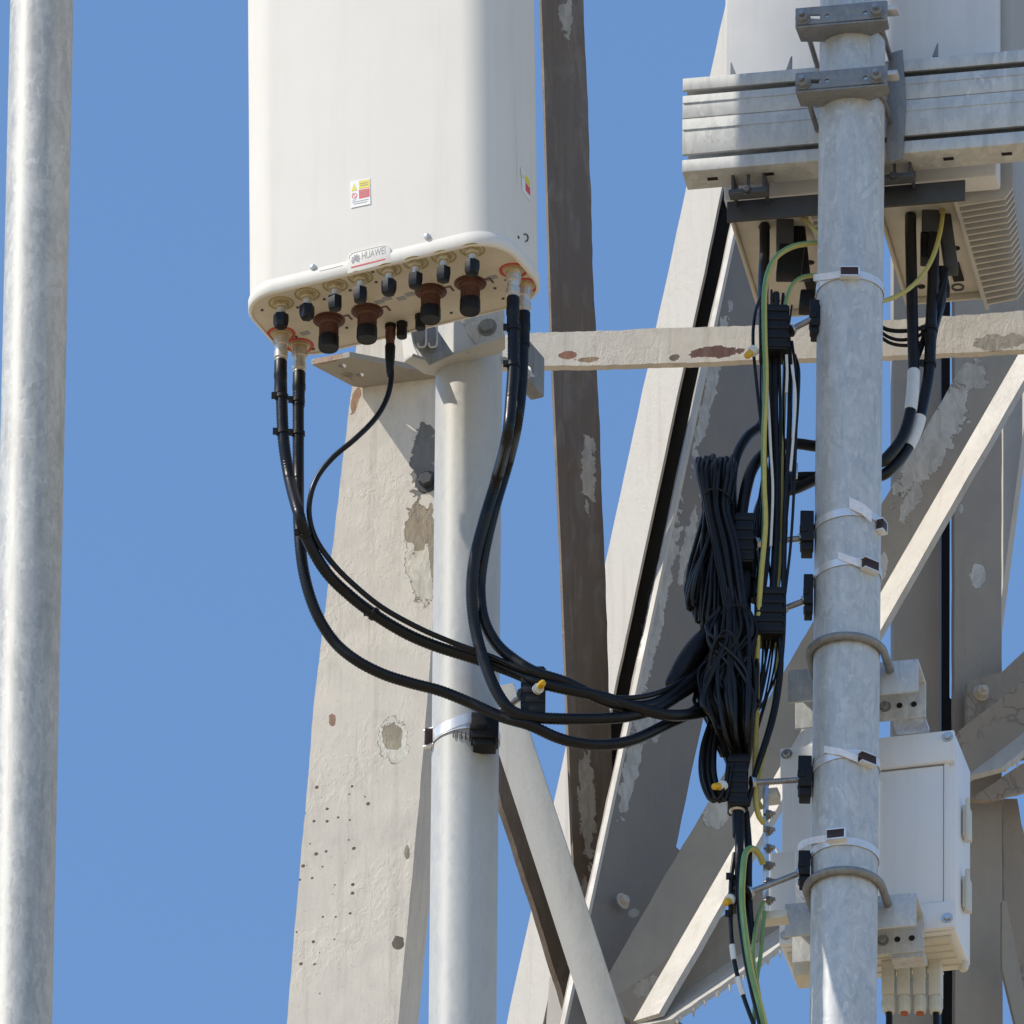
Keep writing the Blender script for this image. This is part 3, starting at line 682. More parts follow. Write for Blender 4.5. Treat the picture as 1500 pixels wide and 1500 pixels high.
def pole_clamp(dy, label):
    CO = P(1165, 41+dy, -.062)
    t = thing('pole_clamp', label, 'clamp', CO, 'saddle clamps on the galvanised pole')
    def pt(x, d, z): return CO+wR*x+bR*d+Z*z
    L = .142; h = .036
    mb = MB()
    hl = [[pt(x, 0, z) for x, z in ((.020, .016), (.038, .013), (.038, .021), (.020, .0225))], [pt(x, 0, z) for x, z in ((.046, .0155), (.0515, .0155), (.0515, .0205), (.046, .0205))], circ(pt(.108, 0, .017), nR, .0036)]
    mb.prism([pt(0, 0, .002), pt(L*.97, 0, .002), pt(L, 0, .010), pt(L, 0, h), pt(0, 0, h)], bR*.005, hl)
    fr = mb.build('saddle', 'galv_dark', t, .0007)
    mb = MB()
    e = [(0, 0), (.002, .040), (.040, .046), (.052, .042), (.064, .032), (.080, .029), (.094, .034), (.104, .043), (.118, .036), (L-.001, .026), (L, .0)]
    mb.prism([pt(x, d, .0) for x, d in e], Z*.006); mb.build('saddle_flange', 'galv_dark', t, .0007)
    for x in (.012, .126):
        mb = MB(); mb.tube([pt(x, -.020, .016), pt(x, .165, .016)], .0042, 10)
        mb.build('threaded_rod', 'rod', t)
        mb = MB(); hexhead(mb, pt(x, -.0005, .016), nR, .0095, .009, .012); mb.build('nut', 'galv_dark', t)
    mb = MB(); mb.box(pt(.147, .012, .024), (wR, bR, Z), (.010, .010, .004)); mb.build('lock_tab', 'galv', t, .001)
pole_clamp(0, 'upper saddle clamp across the galvanised pole against the white radio')
pole_clamp(95, 'lower saddle clamp across the galvanised pole in front of the rail')

def radio(px, py, y, label, n_fin=18):
    """front lower west corner of the unit at photo point px,py"""
    O = P(px, py, y); t = thing('radio_unit', label, 'radio', O, 'white radio units behind the rail')
    def pt(x, d, z): return O+wR*x+bR*d+Z*z
    def bx(mb, x0, x1, d0, d1, z0, z1): return mb.box(pt((x0+x1)/2, (d0+d1)/2, (z0+z1)/2), (wR, bR, Z), ((x1-x0)/2, (d1-d0)/2, (z1-z0)/2))
    bx(MB(), 0, .196, -.012, .03, .0, .62).build('front_cover', 'white_unit', t, .004)
    bx(MB(), .004, .118, .031, .33, .012, .62).build('housing', 'unit_under', t, .003)
    mb = MB(); bx(mb, .0, .004, .031, .335, .0, .02); bx(mb, .118, .122, .031, .335, .0, .02); bx(mb, .004, .118, .331, .336, .002, .02)
    mb.build('rim', 'unit_under', t, .001)
    mb = MB(); bx(mb, .123, .128, .031, .345, -.012, .62)
    for k in range(n_fin):
        d = .045+k*.30/n_fin
        mb.prism([pt(.128, d, -.012), pt(.200-.0015*k, d, -.006), pt(.212-.0015*k, d, .012), pt(.212-.0015*k, d, .62), pt(.128, d, .62)], bR*.0036)
    mb.build('heat_sink', 'fin', t)
    # clip bracket and dark mounting bar below the rail
    bx(MB(), .008, .150, -.030, -.024, -.050, -.014).build('mounting_bar', 'dark_plate', t, .001)
    mb = MB(); bx(mb, .022, .026, -.075, -.031, -.026, .016); bx(mb, .070, .074, -.075, -.031, -.026, .016); bx(mb, .019, .078, -.082, -.062, -.034, -.026); bx(mb, .046, .050, -.074, -.068, -.026, .016); bx(mb, .026, .070, -.036, -.031, -.012, -.002)
    cl = mb.build('clip', 'dark_metal', t, .001)
    mb = MB(); hexhead(mb, pt(.048, -.080, -.030), nR, .006, .006, .008); mb.build('bolt', 'dark_metal', t)
    for x, d in ((.028, .20), (.100, .20), (.030, .30)):
        mb = MB(); mb.lathe(pt(x, d, .0119), -Z, [(.006, 0), (.006, .001), (.004, .0014)], 14); mb.build('hole', 'dark_hole', t)
    bx(MB(), .082, .098, .24, .29, .0085, .0122).build('socket', 'dark_hole', t)
    mb = MB(); annulus(mb, pt(.085, .31, .012), -Z, .007, .010, .002); mb.build('ring_port', 'dark_metal', t)
    return t, pt
r1, q1 = radio(1062, 300, .19, 'white radio unit whose sunlit cover shows beside the clamp rods')
r2, q2 = radio(1276, 279, .155, 'white radio unit with ribbed heat sink at the edge of the photo')
for q_, t_, px_, py_ in ((q1, r1, 1075, 0), (q2, r2, 1275, 0)):
    pass
# small angle brackets on the rail top holding the covers
for px, py, s in ((1070, 110, 1), (1160, 101, -1), (1374, 82, -1)):
    mb = MB(); c = Q(px, py, RO-nR*.03, nR)
    mb.prism([c, c+wR*s*.009, c+wR*s*.002+Z*.022, c+Z*.024], bR*.004)
    mb.build('angle_lug', 'galv_dark', rail)
mb = MB()

# ------------------------------------------------------------------ white cabinet
AZC = 13.0; nK = nrm(AZC); wK = V((math.cos(R_(AZC)), -math.sin(R_(AZC)), 0)); bK = -nK
KO = P(1399, 1361, .110)                      # lower front corner on the hinge side
cab = thing('equipment_cabinet', 'white wall cabinet with hinges mounted behind the galvanised pole', 'cabinet', KO)
def ck_(x, d, z): return KO-wK*x+bK*d+Z*z
def cb(x0, x1, d0, d1, z0, z1, mb=None): return (mb or MB()).box(ck_((x0+x1)/2, (d0+d1)/2, (z0+z1)/2), (wK, bK, Z), (abs(x1-x0)/2, abs(d1-d0)/2, abs(z1-z0)/2))
cb(0, .268, .004, .112, .0, .345).build('housing', 'white_box', cab, .003)
cb(.018, .250, -.0015, .006, .050, .290).build('door', 'white_box', cab, .002)
cb(.010, .017, -.002, .006, .046, .300).build('edge_trim', 'white_box', cab, .0008)
for z0, z1 in ((.292, .346), (-.0005, .046)):
    c_ = cb(.0, .268, -.009, .0, z0, z1).build('cover_strip', 'white_box', cab, .002)
    for x in (.010, .258):
        mb = MB(); hexhead(mb, ck_(x, -.009, (z1-.012) if z0 > .1 else z0+.016), nK, .0055, .004, .0085); mb.build('screw', 'steel', c_)
for z0 in (.065, .19):
    mb = MB(); mb.box(ck_(-.007, .055, z0+.027), (wK, bK, Z), (.005, .012, .027)); mb.lathe(ck_(-.010, .043, z0-.01), Z, [(.004, 0), (.004, .074)], 10); mb.build('hinge', 'ivory', cab, .001)
cb(.008, .262, .014, .108, -.006, .0).build('sill', 'ivory', cab, .002)
mb = MB()
for d in (.03, .05, .07, .09): cb(.012, .258, d, d+.003, -.008, -.005, mb)
mb.build('sill_rib', 'ivory', cab)
mb = MB(); mb.lathe(ck_(.008, .10, .002), -Z, [(.008, 0), (.008, .010), (.005, .015)], 12); mb.build('corner_foot', 'ivory', cab)
mb = MB()
for pts in ([(1137, 1243), (1150, 1275), (1168, 1298), (1190, 1325)], [(1137, 1252), (1152, 1292), (1178, 1320)]):
    mb.tube(S(pts, .12), .0024, 8)
mb.build('white_lead', 'white_tag', cab)

# mounting channels with U-bolts
def ubolt(dy, dx, label):
    AZ = 11; n = nrm(AZ); w = V((math.cos(R_(AZ)), -math.sin(R_(AZ)), 0)); b = -n
    O = P(1345+dx, 1012+dy, .034)
    t = thing('pole_bracket', label, 'bracket', O, 'channel brackets holding the cabinet to the pole')
    def pt(x, d, z): return O-w*x+b*d+Z*z
    L = .200; h = .057; D = .070; th = .004
    sec = [(0, 0), (th, 0), (th, h-th), (D-th, h-th), (D-th, -.006), (D, -.006), (D, h), (0, h)]
    mb = MB(); mb.prism([pt(0, d, z) for d, z in sec], -w*L); mb.build('channel', 'galv', t, .0008)
    for x in (.018, .040, .168):
        mb = MB(); mb.lathe(pt(x, D-th-.0002, .018), n, [(.0046, 0), (.0046, .0012)], 14); mb.build('hole', 'dark_hole', t)
    mb = MB(); hexhead(mb, pt(.062, D-th, .018), n, .006, .008, .009); mb.build('bolt', 'galv_dark', t)
    mb = MB(); mb.prism([pt(.0, D-.001, -.006), pt(.05, D-.001, -.006), pt(.05, D-.001, -.013), pt(.0, D-.001, -.013)], b*.03); mb.build('foot', 'galv', t)
    c = RP.ax(960+dy); pts = []; R = RP.r+.0066
    e = V((math.cos(R_(AZ)), -math.sin(R_(AZ)), 0))
    yb = .064
    for k in range(25):
        a = math.pi*k/24; pts.append(c-e*math.cos(a)*R+n*math.sin(a)*R)
    pts = [pts[0]+b*yb, pts[0]+b*yb*.5]+pts+[pts[-1]+b*yb*.5, pts[-1]+b*yb]
    mb = MB(); mb.tube(pts, .0062, 14); mb.build('u_bolt', 'galv_dark', t)
ubolt(0, 0, 'upper channel bracket with bent rod looped round the pole above the cabinet')
ubolt(343, -3, 'lower channel bracket with bent rod looped round the pole by the cable glands')

# cable glands under the cabinet
for k, (x, yt, dk) in enumerate(((1302, 1404, 1), (1325, 1402, 0), (1348, 1398, 0), (1371, 1376, 1))):
    c = P(x, yt, .20)
    lb = ('ivory cable gland with black lead at the inner end of the row', 'ivory gland with orange plug beside the innermost black lead', 'ivory gland with orange plug beside the longer end gland', 'longest ivory cable gland with black lead at the outer end')[k]
    t = thing('cable_gland', lb, 'gland', c, 'cable glands under the cabinet')
    h = (1460-yt)/.848*M
    mb = MB(); mb.box(c-Z*h/2, (wK, bK, Z), (.0095, .010, h/2)); mb.box(c-Z*h*.55, (wK, bK, Z), (.0104, .0108, .002)); mb.box(c-Z*.012, (wK, bK, Z), (.0075, .0112, .008)); mb.build('body', 'ivory', t, .0015)
    mb = MB(); mb.lathe(c-Z*h, -Z, [(.0085, 0), (.0098, .001), (.0105, .006), (.0105, .018), (.0090, .026), (.0070, .0275)], 12)
    for j in range(12):
        a = j*math.pi/6; d = V((math.cos(a), math.sin(a), 0)); mb.box(c-Z*(h+.012)+d*.0104, (d, d.cross(Z), Z), (.0006, .001, .007))
    mb.build('dome_nut', 'ivory', t)
    if dk:
        mb = MB(); mb.tube(spline([c-Z*(h+.02), c-Z*(h+.06), c-Z*(h+.16)+V((-.01, 0, 0))]), .0052, 10); mb.build('lead', 'jacket', t)
    else:
        mb = MB(); mb.lathe(c-Z*(h+.0265), -Z, [(.0060, 0), (.0060, .003)], 14); mb.build('plug', 'orange_plug', t)
c = P(1177, 1425, .2); mb = MB(); mb.box(c, (wK, bK, Z), (.012, .02, .016)); tag(mb.build('gland_plate', 'ivory', bevel=.002), 'ivory stub of gland plate behind the lower channel bracket', 'plate')

# ------------------------------------------------------------------ cable hangers strapped to the poles
def strap_ring(mb, pole, py, h, dr, tilt=0, a0=0, a1=360, t=.0009):
    c = pole.ax(py); pts, nn, ww = [], [], []
    for k in range(49):
        a = R_(a0+(a1-a0)*k/48); n = V((math.sin(a), -math.cos(a), 0))
        pts.append(c+n*(pole.r+dr)+Z*(tilt*math.sin(a))); nn.append(n); ww.append(Z*h)
    return mb.ribbon(pts, nn, ww, t)
def pole_strip(pole, path, h, dr=.002, t=.0012, lift=0):
    mb = MB(); pts, nn, ww = [], [], []; K = 12
    for k in range(K+1):
        u = k/K*(len(path)-1); i = min(int(u), len(path)-2); f = u-i
        x = path[i][0]*(1-f)+path[i+1][0]*f; y = path[i][1]*(1-f)+path[i+1][1]*f
        p, n = pole.surf(x, y, dr+lift*abs(k/K)); pts.append(p); nn.append(n); ww.append(Z*h)
    return mb.ribbon(pts, nn, ww, t)
def block(mb, c, w, h, d, ribs=4, ax=(V((1, 0, 0)), V((0, 1, 0)), Z)):
    mb.box(c, ax, (w*.44, d*.46, h/2))
    for k in range(ribs):
        z = h*(-.5+(k+.5)/ribs); mb.box(c+ax[2]*z, ax, (w/2, d/2, h/ribs*.30))
    return mb
def hanger(pole, band, label, tagp, tagh, buck, foot, rod, clamp, cap=None, tilt=0, lift=0, strap='strap', group=None):
    t = thing('cable_hanger', label, 'hanger', pole.ax(band), group)
    mb = MB(); strap_ring(mb, pole, band, .0130, .0012, tilt); mb.build('strap', strap, t)
    if tagp: pole_strip(pole, tagp, tagh, .0022, .0016, lift).build('strap_tail', 'clear', t)
    if buck:
        bx, by, bw, bh = buck; p, n = pole.surf(bx, by, .003); e = n.cross(Z)*-1
        mb = MB(); mb.box(p+n*.003, (e, n, Z), (bw*M/2, .005, bh*M/2)); bk_ = mb.build('buckle', 'buckle', t, .0012)
        mb = MB()
        for s in (-1, 1): mb.box(p+n*.003+Z*s*bh*M/2, (e, n, Z), (bw*M/2+.001, .006, .001))
        mb.box(p+n*.003+e*bw*M/2, (e, n, Z), (.0012, .006, bh*M/2)); mb.build('buckle_frame', 'strap', bk_)
    fx, fy, fw, fh = foot; c = P(fx, fy, pole.y-.004) if abs(fx-pole.xc(fy))*M > pole.r else pole.surf(fx, fy, .014)[0]
    mb = MB(); mb.box(c, (R0, V((0, 1, 0)), Z), (fw*M/2, .018, fh*M*.36)); mb.box(c+Z*fh*M*.42, (R0, V((0, 1, 0)), Z), (fw*M*.5, .014, fh*M*.16)); mb.box(c-Z*fh*M*.42, (R0, V((0, 1, 0)), Z), (fw*M*.42, .014, fh*M*.16))
    mb.box(c-R0*fw*M*.25, (R0, V((0, 1, 0)), Z), (fw*M*.3, .020, fh*M*.10)); mb.build('pole_foot', 'black_soft', t, .0015)
    (ax_, ay), (bx_, by_), ry = rod; a, b = P(ax_, ay, ry), P(bx_, by_, pole.y-.012); d = (b-a).normalized()
    mb = MB(); mb.tube([a.lerp(b, j/40) for j in range(41)], .0046, 12, .07); mb.build('threaded_rod', 'rod', t)
    mb = MB(); hexhead(mb, b-d*.012, d, .0085, .008); mb.build('nut', 'steel', t)
    mb = MB(); hexhead(mb, a, d, .0085, .006, .011); mb.build('nut', 'steel', t)
    cx, cy, cw, ch, cdp = clamp
    block(MB(), P(cx, cy, ry), cw*M, ch*M/.848, cdp, 5).build('clamp_block', 'black_soft', t, .0012)
    if cap:
        p = P(cap[0], cap[1], ry-.03); dv = (p-P(cx, cy, ry)).normalized()
        mb = MB(); mb.lathe(p-dv*.006, dv, [(.0052, 0), (.0056, .008), (.0048, .013), (.002, .015)], 14); mb.build('end_cap', 'yellow_cap', t)
        mb = MB(); mb.lathe(p-dv*.016, dv, [(.0085, 0), (.0085, .006), (.0062, .0065), (.0062, .011)], 14); mb.build('lock_nut', 'white_tag', t)
    return t
G_ = 'cable hangers strapped to the galvanised pole'
hanger(RP, 428, 'topmost cable hanger on the galvanised pole with yellow cap over the earth wires', [(1193, 407), (1212, 405), (1232, 402)], .012, (1245, 401, 27, 15), (1196, 470, 20, 50), ((1157, 484), (1200, 462), -.03), (1134, 490, 44, 66, .05), (1097, 519), group=G_)
hanger(RP, 776, 'cable hanger at the coil tie with a tilted shiny strap', [(1244, 737), (1262, 745), (1276, 757)], .020, (1289, 772, 16, 18), (1182, 783, 20, 58), ((1106, 796), (1180, 788), -.03), (1090, 796, 30, 72, .04), None, .004, .006, group=G_)
hanger(RP, 848, 'cable hanger at the pole middle gripping the vertical wires', [(1228, 814), (1244, 820), (1262, 827)], .013, (1273, 830, 26, 17), (1184, 875, 14, 56), ((1145, 893), (1184, 878), -.02), (1127, 905, 44, 68, .05), None, .004, group=G_)
hanger(RP, 1130, 'cable hanger beside the white cabinet with ribbed round grip and yellow cap', [(1208, 1098), (1232, 1102), (1256, 1112)], .012, (1269, 1114, 26, 16), (1179, 1142, 20, 58), ((1100, 1147), (1178, 1142), -.03), (1081, 1150, 30, 74, .036), (1050, 1152), .006, .002, group=G_)
hanger(RP, 1258, 'lowest cable hanger on the galvanised pole by the earth bar with small yellow cap', [(1170, 1242), (1176, 1236), (1192, 1231), (1214, 1228)], .012, (1226, 1225, 27, 16), (1178, 1275, 17, 46), ((1096, 1308), (1176, 1277), -.03), (1080, 1310, 16, 44, .03), (1065, 1321), group=G_)
# hanger on the antenna pole
hm = hanger(MP, 1088, 'cable hanger on the smooth antenna pole holding the thick jumper cables', None, 0, None, (710, 1074, 40, 48), ((766, 1018), (712, 1060), -.17), (781, 1018, 36, 70, .030), (793, 1003), .006)
pole_strip(MP, [(634, 1076), (650, 1066), (672, 1056), (692, 1050)], .018, .0018, .001).build('strap_tail', 'strap', hm)
mb = MB(); p = P(629, 1081, MP.y-.012); mb.box(p, (R0, V((0, 1, 0)), Z), (.007, .008, .013)); bk2 = mb.build('buckle', 'buckle', hm, .0015)
mb = MB()
for s in (-1, 1): mb.box(p+Z*s*.014, (V((.8, -.5, .0)), V((.5, .8, 0)), Z), (.009, .004, .0012))
mb.build('buckle_frame', 'strap', bk2)
mb = MB()
for j in range(7):
    pp, n = MP.surf(664+j*6, 1075+j*j*.35, .0022); mb.box(pp, (n.cross(Z), n, Z), (.0008, .0008, .006))
mb.build('worm_thread', 'dark_metal', hm)

# ------------------------------------------------------------------ cables
def cable(name, label, cat, pts, r, y=-.15, mats='jacket', ripple=0.0, group=None, two=False, n=12, step=5*M, twist=0.0, parts=()):
    if name in ('jumper_cable', 'sensor_lead'): pts = [(p[0], p[1], p[2]+(.0*min(1, max(0, (1000-p[0])/250)) if -.265 < p[2] and p[2] not in (y1, y2, y3, y4, zr) else 0)) for p in pts]
    path = S(pts, y, step)
    mb = MB(); mb.tube(path, r, n, ripple, twist, two)
    if not parts:
        return tag(mb.build(name, mats, origin=path[-1]), label, cat, group)
    t = thing(name, label, cat, path[0], group)
    mb.build('jacket', mats, t)
    for f in parts: f(t, path, r)
    return t
def pconn(px, py, h=.042, sleeve=.06, rr=.0098):
    """coaxial plug hanging from a port of the antenna, with its rubber boot"""
    def f(t, path, r):
        c = B(px, py)-Z*.007
        mb = MB(); mb.lathe(c, -Z, [(.0095, 0), (.0112, .001), (.0112, .014), (.0095, .0155), (.0088, .024), (.0105, .0255), (.0105, h-.006), (.0085, h-.004), (.0085, h)], 16)
        for j in range(12):
            a = j*math.pi/6; d = V((math.cos(a), math.sin(a), 0)); mb.box(c-Z*.008+d*.0112, (d, d.cross(Z), Z), (.0005, .0011, .005))
        mb.build('plug', 'nickel', t)
        mb = MB(); mb.lathe(c-Z*(h-.001), -Z, [(.0088, 0), (rr, .002), (rr, sleeve*.35), (rr*1.05, sleeve*.36), (rr*1.05, sleeve*.5), (rr*.94, sleeve*.55), (r*1.08, sleeve)], 14); mb.build('boot', 'black', t)
    return f
def pties(*ps):
    """cable ties with a small head at photo rows"""
    def f(t, path, r):
        for px, py in ps:
            k = min(range(1, len(path)-1), key=lambda i: (path[i]-P(px, py, path[i].y)).length)
            d = (path[k+1]-path[k-1]).normalized()
            mb = MB(); mb.lathe(path[k]-d*.0035, d, [(r*1.12, 0), (r*1.2, .0005), (r*1.2, .0065), (r*1.12, .007)], 14); mb.box(path[k]-R0*(r*1.35)-V((0, .004, 0)), (R0, V((0, 1, 0)), Z), (.0035, .0035, .0042)); mb.build('cable_tie', 'black_soft', t)
    return f
def psleeve(px0, py0, px1, py1, mat='white_tag', k=1.12):
    def f(t, path, r):
        i0 = min(range(len(path)), key=lambda i: (path[i]-P(px0, py0, path[i].y)).length)
        i1 = min(range(len(path)), key=lambda i: (path[i]-P(px1, py1, path[i].y)).length)
        i0, i1 = sorted((i0, i1))
        mb = MB(); mb.tube(path[i0:i1+1], r*k, 14); mb.build('marker_sleeve', mat, t)
    return f
yB = AC.y
def zc(px, py): return B(px, py).y
GJ = 'thick jumper cables of the white antenna'
J = dict(ripple=.04, group=GJ, step=2.6*M)
y1 = zc(412, 489); y2 = zc(439, 506); y3 = zc(752, 396); y4 = zc(768, 418); zr = zc(572, 476)
cable('jumper_cable', 'thick black jumper from the corner port of the antenna, tied along the thin sensor lead', 'cable', [(411, 528, y1), (412, 560, y1), (415, 640, y1), (424, 700, y1), (437, 750, -.26), (450, 790, -.24), (478, 838, -.22), (512, 872, -.2), (550, 901, -.19), (595, 928, -.18), (640, 947, -.17), (700, 966, -.165), (745, 982, -.17), (790, 1000, -.185), (840, 1012, -.18), (880, 1020, -.16), (930, 1036, -.13), (985, 1048, -.10), (1035, 1040, -.05), (1065, 1015, -.02)], .0088, parts=[pconn(412, 489), pties((412, 582), (414, 633), (450, 782), (548, 900))], **J)
cable('jumper_cable', 'thick black jumper making the lowest loop past the antenna pole', 'cable', [(438, 548, y2), (437, 580, y2), (437, 640, y2), (437, 700, y2), (438, 770, -.2), (445, 838, -.2), (462, 895, -.19), (488, 938, -.18), (520, 966, -.18), (560, 987, -.17), (600, 1000, -.165), (645, 1012, -.16), (690, 1030, -.16), (735, 1050, -.17), (775, 1062, -.18), (815, 1080, -.16), (850, 1089, -.15), (890, 1091, -.13), (930, 1083, -.11), (975, 1062, -.08), (1020, 1040, -.04), (1050, 1010, -.02)], 0.0086, parts=[pconn(439, 506), pties((437, 587), (437, 636))], **J)
cable('jumper_cable', 'thick black jumper from the inner sunny-edge port hanging before the antenna pole', 'cable', [(752, 440, y3), (752, 470, y3), (752, 530, y3), (749, 580, y3), (743, 640, y3), (728, 700, -.24), (710, 760, -.22), (695, 820, -.21), (691, 870, -.2), (696, 920, -.19), (708, 965, -.19), (726, 1010, -.19), (748, 1040, -.19), (778, 1050, -.185), (820, 1053, -.17), (870, 1053, -.15), (915, 1050, -.13), (960, 1038, -.10), (1000, 1015, -.06), (1040, 985, -.02)], .0088, parts=[pconn(752, 396), pties((752, 481), (752, 534))], **J)
cable('jumper_cable', 'thick black jumper from the outermost port swinging to the yellow capped hanger', 'cable', [(766, 462, y4), (766, 500, y4), (764, 560, y4), (757, 620, y4), (743, 680, -.2), (724, 745, -.2), (709, 810, -.19), (703, 860, -.18), (708, 905, -.18), (725, 940, -.175), (750, 964, -.18), (785, 985, -.19), (830, 1000, -.18), (880, 1024, -.16), (920, 1034, -.13), (960, 1030, -.1), (1000, 1005, -.06), (1030, 975, -.03), (1048, 940, -.02)], .0088, parts=[pconn(768, 418)], **J)
def ret(t, path, r):
    c = B(572, 476)-Z*.004
    mb = MB(); mb.lathe(c, -Z, [(.0072, 0), (.0078, .001), (.0078, .020), (.0068, .022), (.0068, .034)], 14); mb.build('plug', 'brown', t)
    mb = MB(); mb.lathe(c-Z*.032, -Z, [(.0074, 0), (.0080, .002), (.0074, .024), (.0050, .05), (.0036, .056)], 12); mb.build('boot', 'black', t)
cable('sensor_lead', 'thin black lead curling from the antenna underside to join the jumper', 'cable', [(572, 520, zr), (573, 555, zr), (566, 585, -.24), (549, 614, -.25), (520, 643, -.26), (490, 668, -.26), (468, 694, -.26), (456, 722, -.26), (453, 755, -.25), (463, 790, -.24), (488, 826, -.23), (520, 858, -.22), (560, 890, -.21), (610, 918, -.195), (660, 940, -.185), (720, 962, -.18), (775, 985, -.19), (830, 1004, -.18), (900, 1022, -.15), (960, 1016, -.11), (1010, 990, -.05), (1045, 960, -.02)], .0042, ripple=.01, parts=[ret])
# taped splice
mb = MB(); pth = S([(980, 1004, -.06), (992, 990, -.05), (1008, 966, -.045), (1026, 942, -.04), (1050, 915, -.03)], None, 4*M)
mb.tube(pth, lambda u: .006+.0004*math.sin(u*90)+.0105*math.sin(math.pi*min(1, max(0, u)))**.55, 16); tag(mb.build('taped_splice', 'black', origin=pth[0]), 'fat tape wrapped cable splice tucked below the tied coil', 'splice')

# tied coil of thin cable
coil = thing('cable_coil', 'bushy coil of thin black cable tied in a bundle beside the pole', 'cable coil', P(1080, 1110, -.03))
rnd = random.Random(21)
def strand(pts, r=.0022):
    mb = MB(); mb.tube(spline(pts, 7*M), r, 7, 0); mb.build('strand', 'jacket', coil)
def sm(a, b, u): return a+(b-a)*u
for i in range(34):                           # strands fanned to the west below the tie
    u = rnd.random(); lay = rnd.uniform(-1, 1); a = 1020+54*u; tx = 1031+38*u; yy = -.030+.024*lay
    v = rnd.random()                          # place along the ragged lower fringe
    bx_ = 1004+52*v**1.5+rnd.uniform(-3, 3); by_ = 850+86*v**.7+rnd.uniform(-10, 8)
    top = 671+9*abs(u-.45)+rnd.uniform(-5, 7)
    mx = sm(tx, bx_, .42)+8*(1-v)*-.4
    strand([P(a+3, top+16, yy+.010), P(a, top, yy), P(a+sm(1, 5, u), top+20, yy-.006), P(tx, 742, yy-.010), P(mx, 798, yy-.012), P(sm(tx, bx_, .82), sm(742, by_, .70), yy-.010), P(bx_, by_-6, yy), P(bx_+4, by_+5, yy+.008), P(bx_+14, by_-16, yy+.016), P(sm(tx, bx_, .4)+10, 800, yy+.02)], rnd.choice((.0027, .0030, .0033)))
for i in range(22):                           # strands crossing to the east below the tie
    u = i/21; a = 1026+50*u+rnd.uniform(-2, 2); tx = 1034+32*u; yy = -.062+rnd.uniform(-.010, .010)
    top = 674+rnd.uniform(-6, 8); bx_ = 1066+30*u+rnd.uniform(-2, 2)
    strand([P(a, top, yy+.01), P(a-2, top+16, yy-.004), P(tx, 742, yy-.004), P(tx+11+4*u, 800, yy-.008), P(sm(tx, bx_, .72), 860, yy-.006), P(bx_-2, 905+rnd.uniform(-4, 8), yy), P(bx_+2, 925+rnd.uniform(-5, 8), yy+.006)], .0031)
for i in range(90):                           # tangled lower half
    u = i/89; x0 = 1036+70*rnd.random(); yy = -.030+rnd.uniform(-.045, .035)
    xm = 1020+86*u+rnd.uniform(-5, 5); xb = 1064+34*u
    strand([P(x0*.5+1070*.5, 885+rnd.uniform(-30, 12), yy), P(x0, 935+rnd.uniform(-14, 14), yy-.01), P(xm, 1000+rnd.uniform(-22, 22), yy-.014), P((xm*1.2+xb*.8)/2, 1060+rnd.uniform(-14, 14), yy-.006), P(xb, 1105+rnd.uniform(-4, 10), yy*.4), P(xb*.3+1081*.7, 1150, -.03)], rnd.choice((.0026, .0030, .0034, .0042)))
for i in range(6):                           # bowed loops over the tangle
    cx, cy = rnd.uniform(1050, 1080), rnd.uniform(970, 1050); rx, ry = rnd.uniform(16, 30), rnd.uniform(40, 74); a0 = rnd.uniform(1.5, 3.5); yy = rnd.uniform(-.095, -.055)
    tl = rnd.uniform(-.3, .3)
    strand([P(cx+rx*math.cos(a0+k*.42)+tl*ry*math.sin(a0+k*.42)*.4, cy+ry*math.sin(a0+k*.42), yy+.012*math.sin(k*.7)) for k in range(9)], rnd.choice((.0020, .0026)))
for i in range(14):                           # loops hanging by the lower grip
    u = i/13; yy = -.03+rnd.uniform(-.025, .025)
    strand([P(1042+14*u, 1050, yy), P(1028+20*u, 1095, yy), P(1026+22*u, 1135, yy), P(1036+22*u, 1166+4*math.sin(i), yy), P(1050+14*u, 1172, yy), P(1062+6*u, 1150, yy), P(1066+6*u, 1120, yy)], .0028)
for px, py, rx in ((1051, 741, 22), (1084, 912, 16)):
    mb = MB(); c = P(px, py, -.042); mb.tube([c+V((math.cos(a*math.pi/12)*rx*M, math.sin(a*math.pi/12)*.040-.006, .004*math.sin(a*.5))) for a in range(25)], .0016, 6); mb.build('cable_tie', 'black_soft', coil)
# dense heart of the bundle: thicker cables running down to the grip
for i, pts in enumerate(([(1050, 690), (1056, 742), (1048, 800), (1034, 856), (1034, 896)], [(1040, 690), (1046, 742), (1036, 800), (1020, 850)], [(1062, 690), (1062, 742), (1064, 800), (1058, 860), (1052, 920), (1058, 980)], [(1072, 760), (1084, 850), (1088, 920), (1070, 990), (1066, 1060), (1078, 1120), (1081, 1190)], [(1092, 800), (1090, 880), (1098, 950), (1088, 1020), (1084, 1090), (1084, 1190)], [(1060, 900), (1052, 960), (1050, 1030), (1066, 1090), (1076, 1140)], [(1076, 900), (1074, 970), (1078, 1040), (1080, 1110), (1080, 1160)], [(1100, 930), (1106, 990), (1098, 1060), (1088, 1120), (1084, 1160)], [(1046, 930), (1038, 1000), (1044, 1060), (1062, 1105)], [(1064, 930), (1062, 1000), (1058, 1060), (1070, 1110)])):
    mb = MB(); mb.tube(S(pts, .0-.012*(i % 3)), .0085, 10); mb.build('trunk_cable', 'jacket', coil)

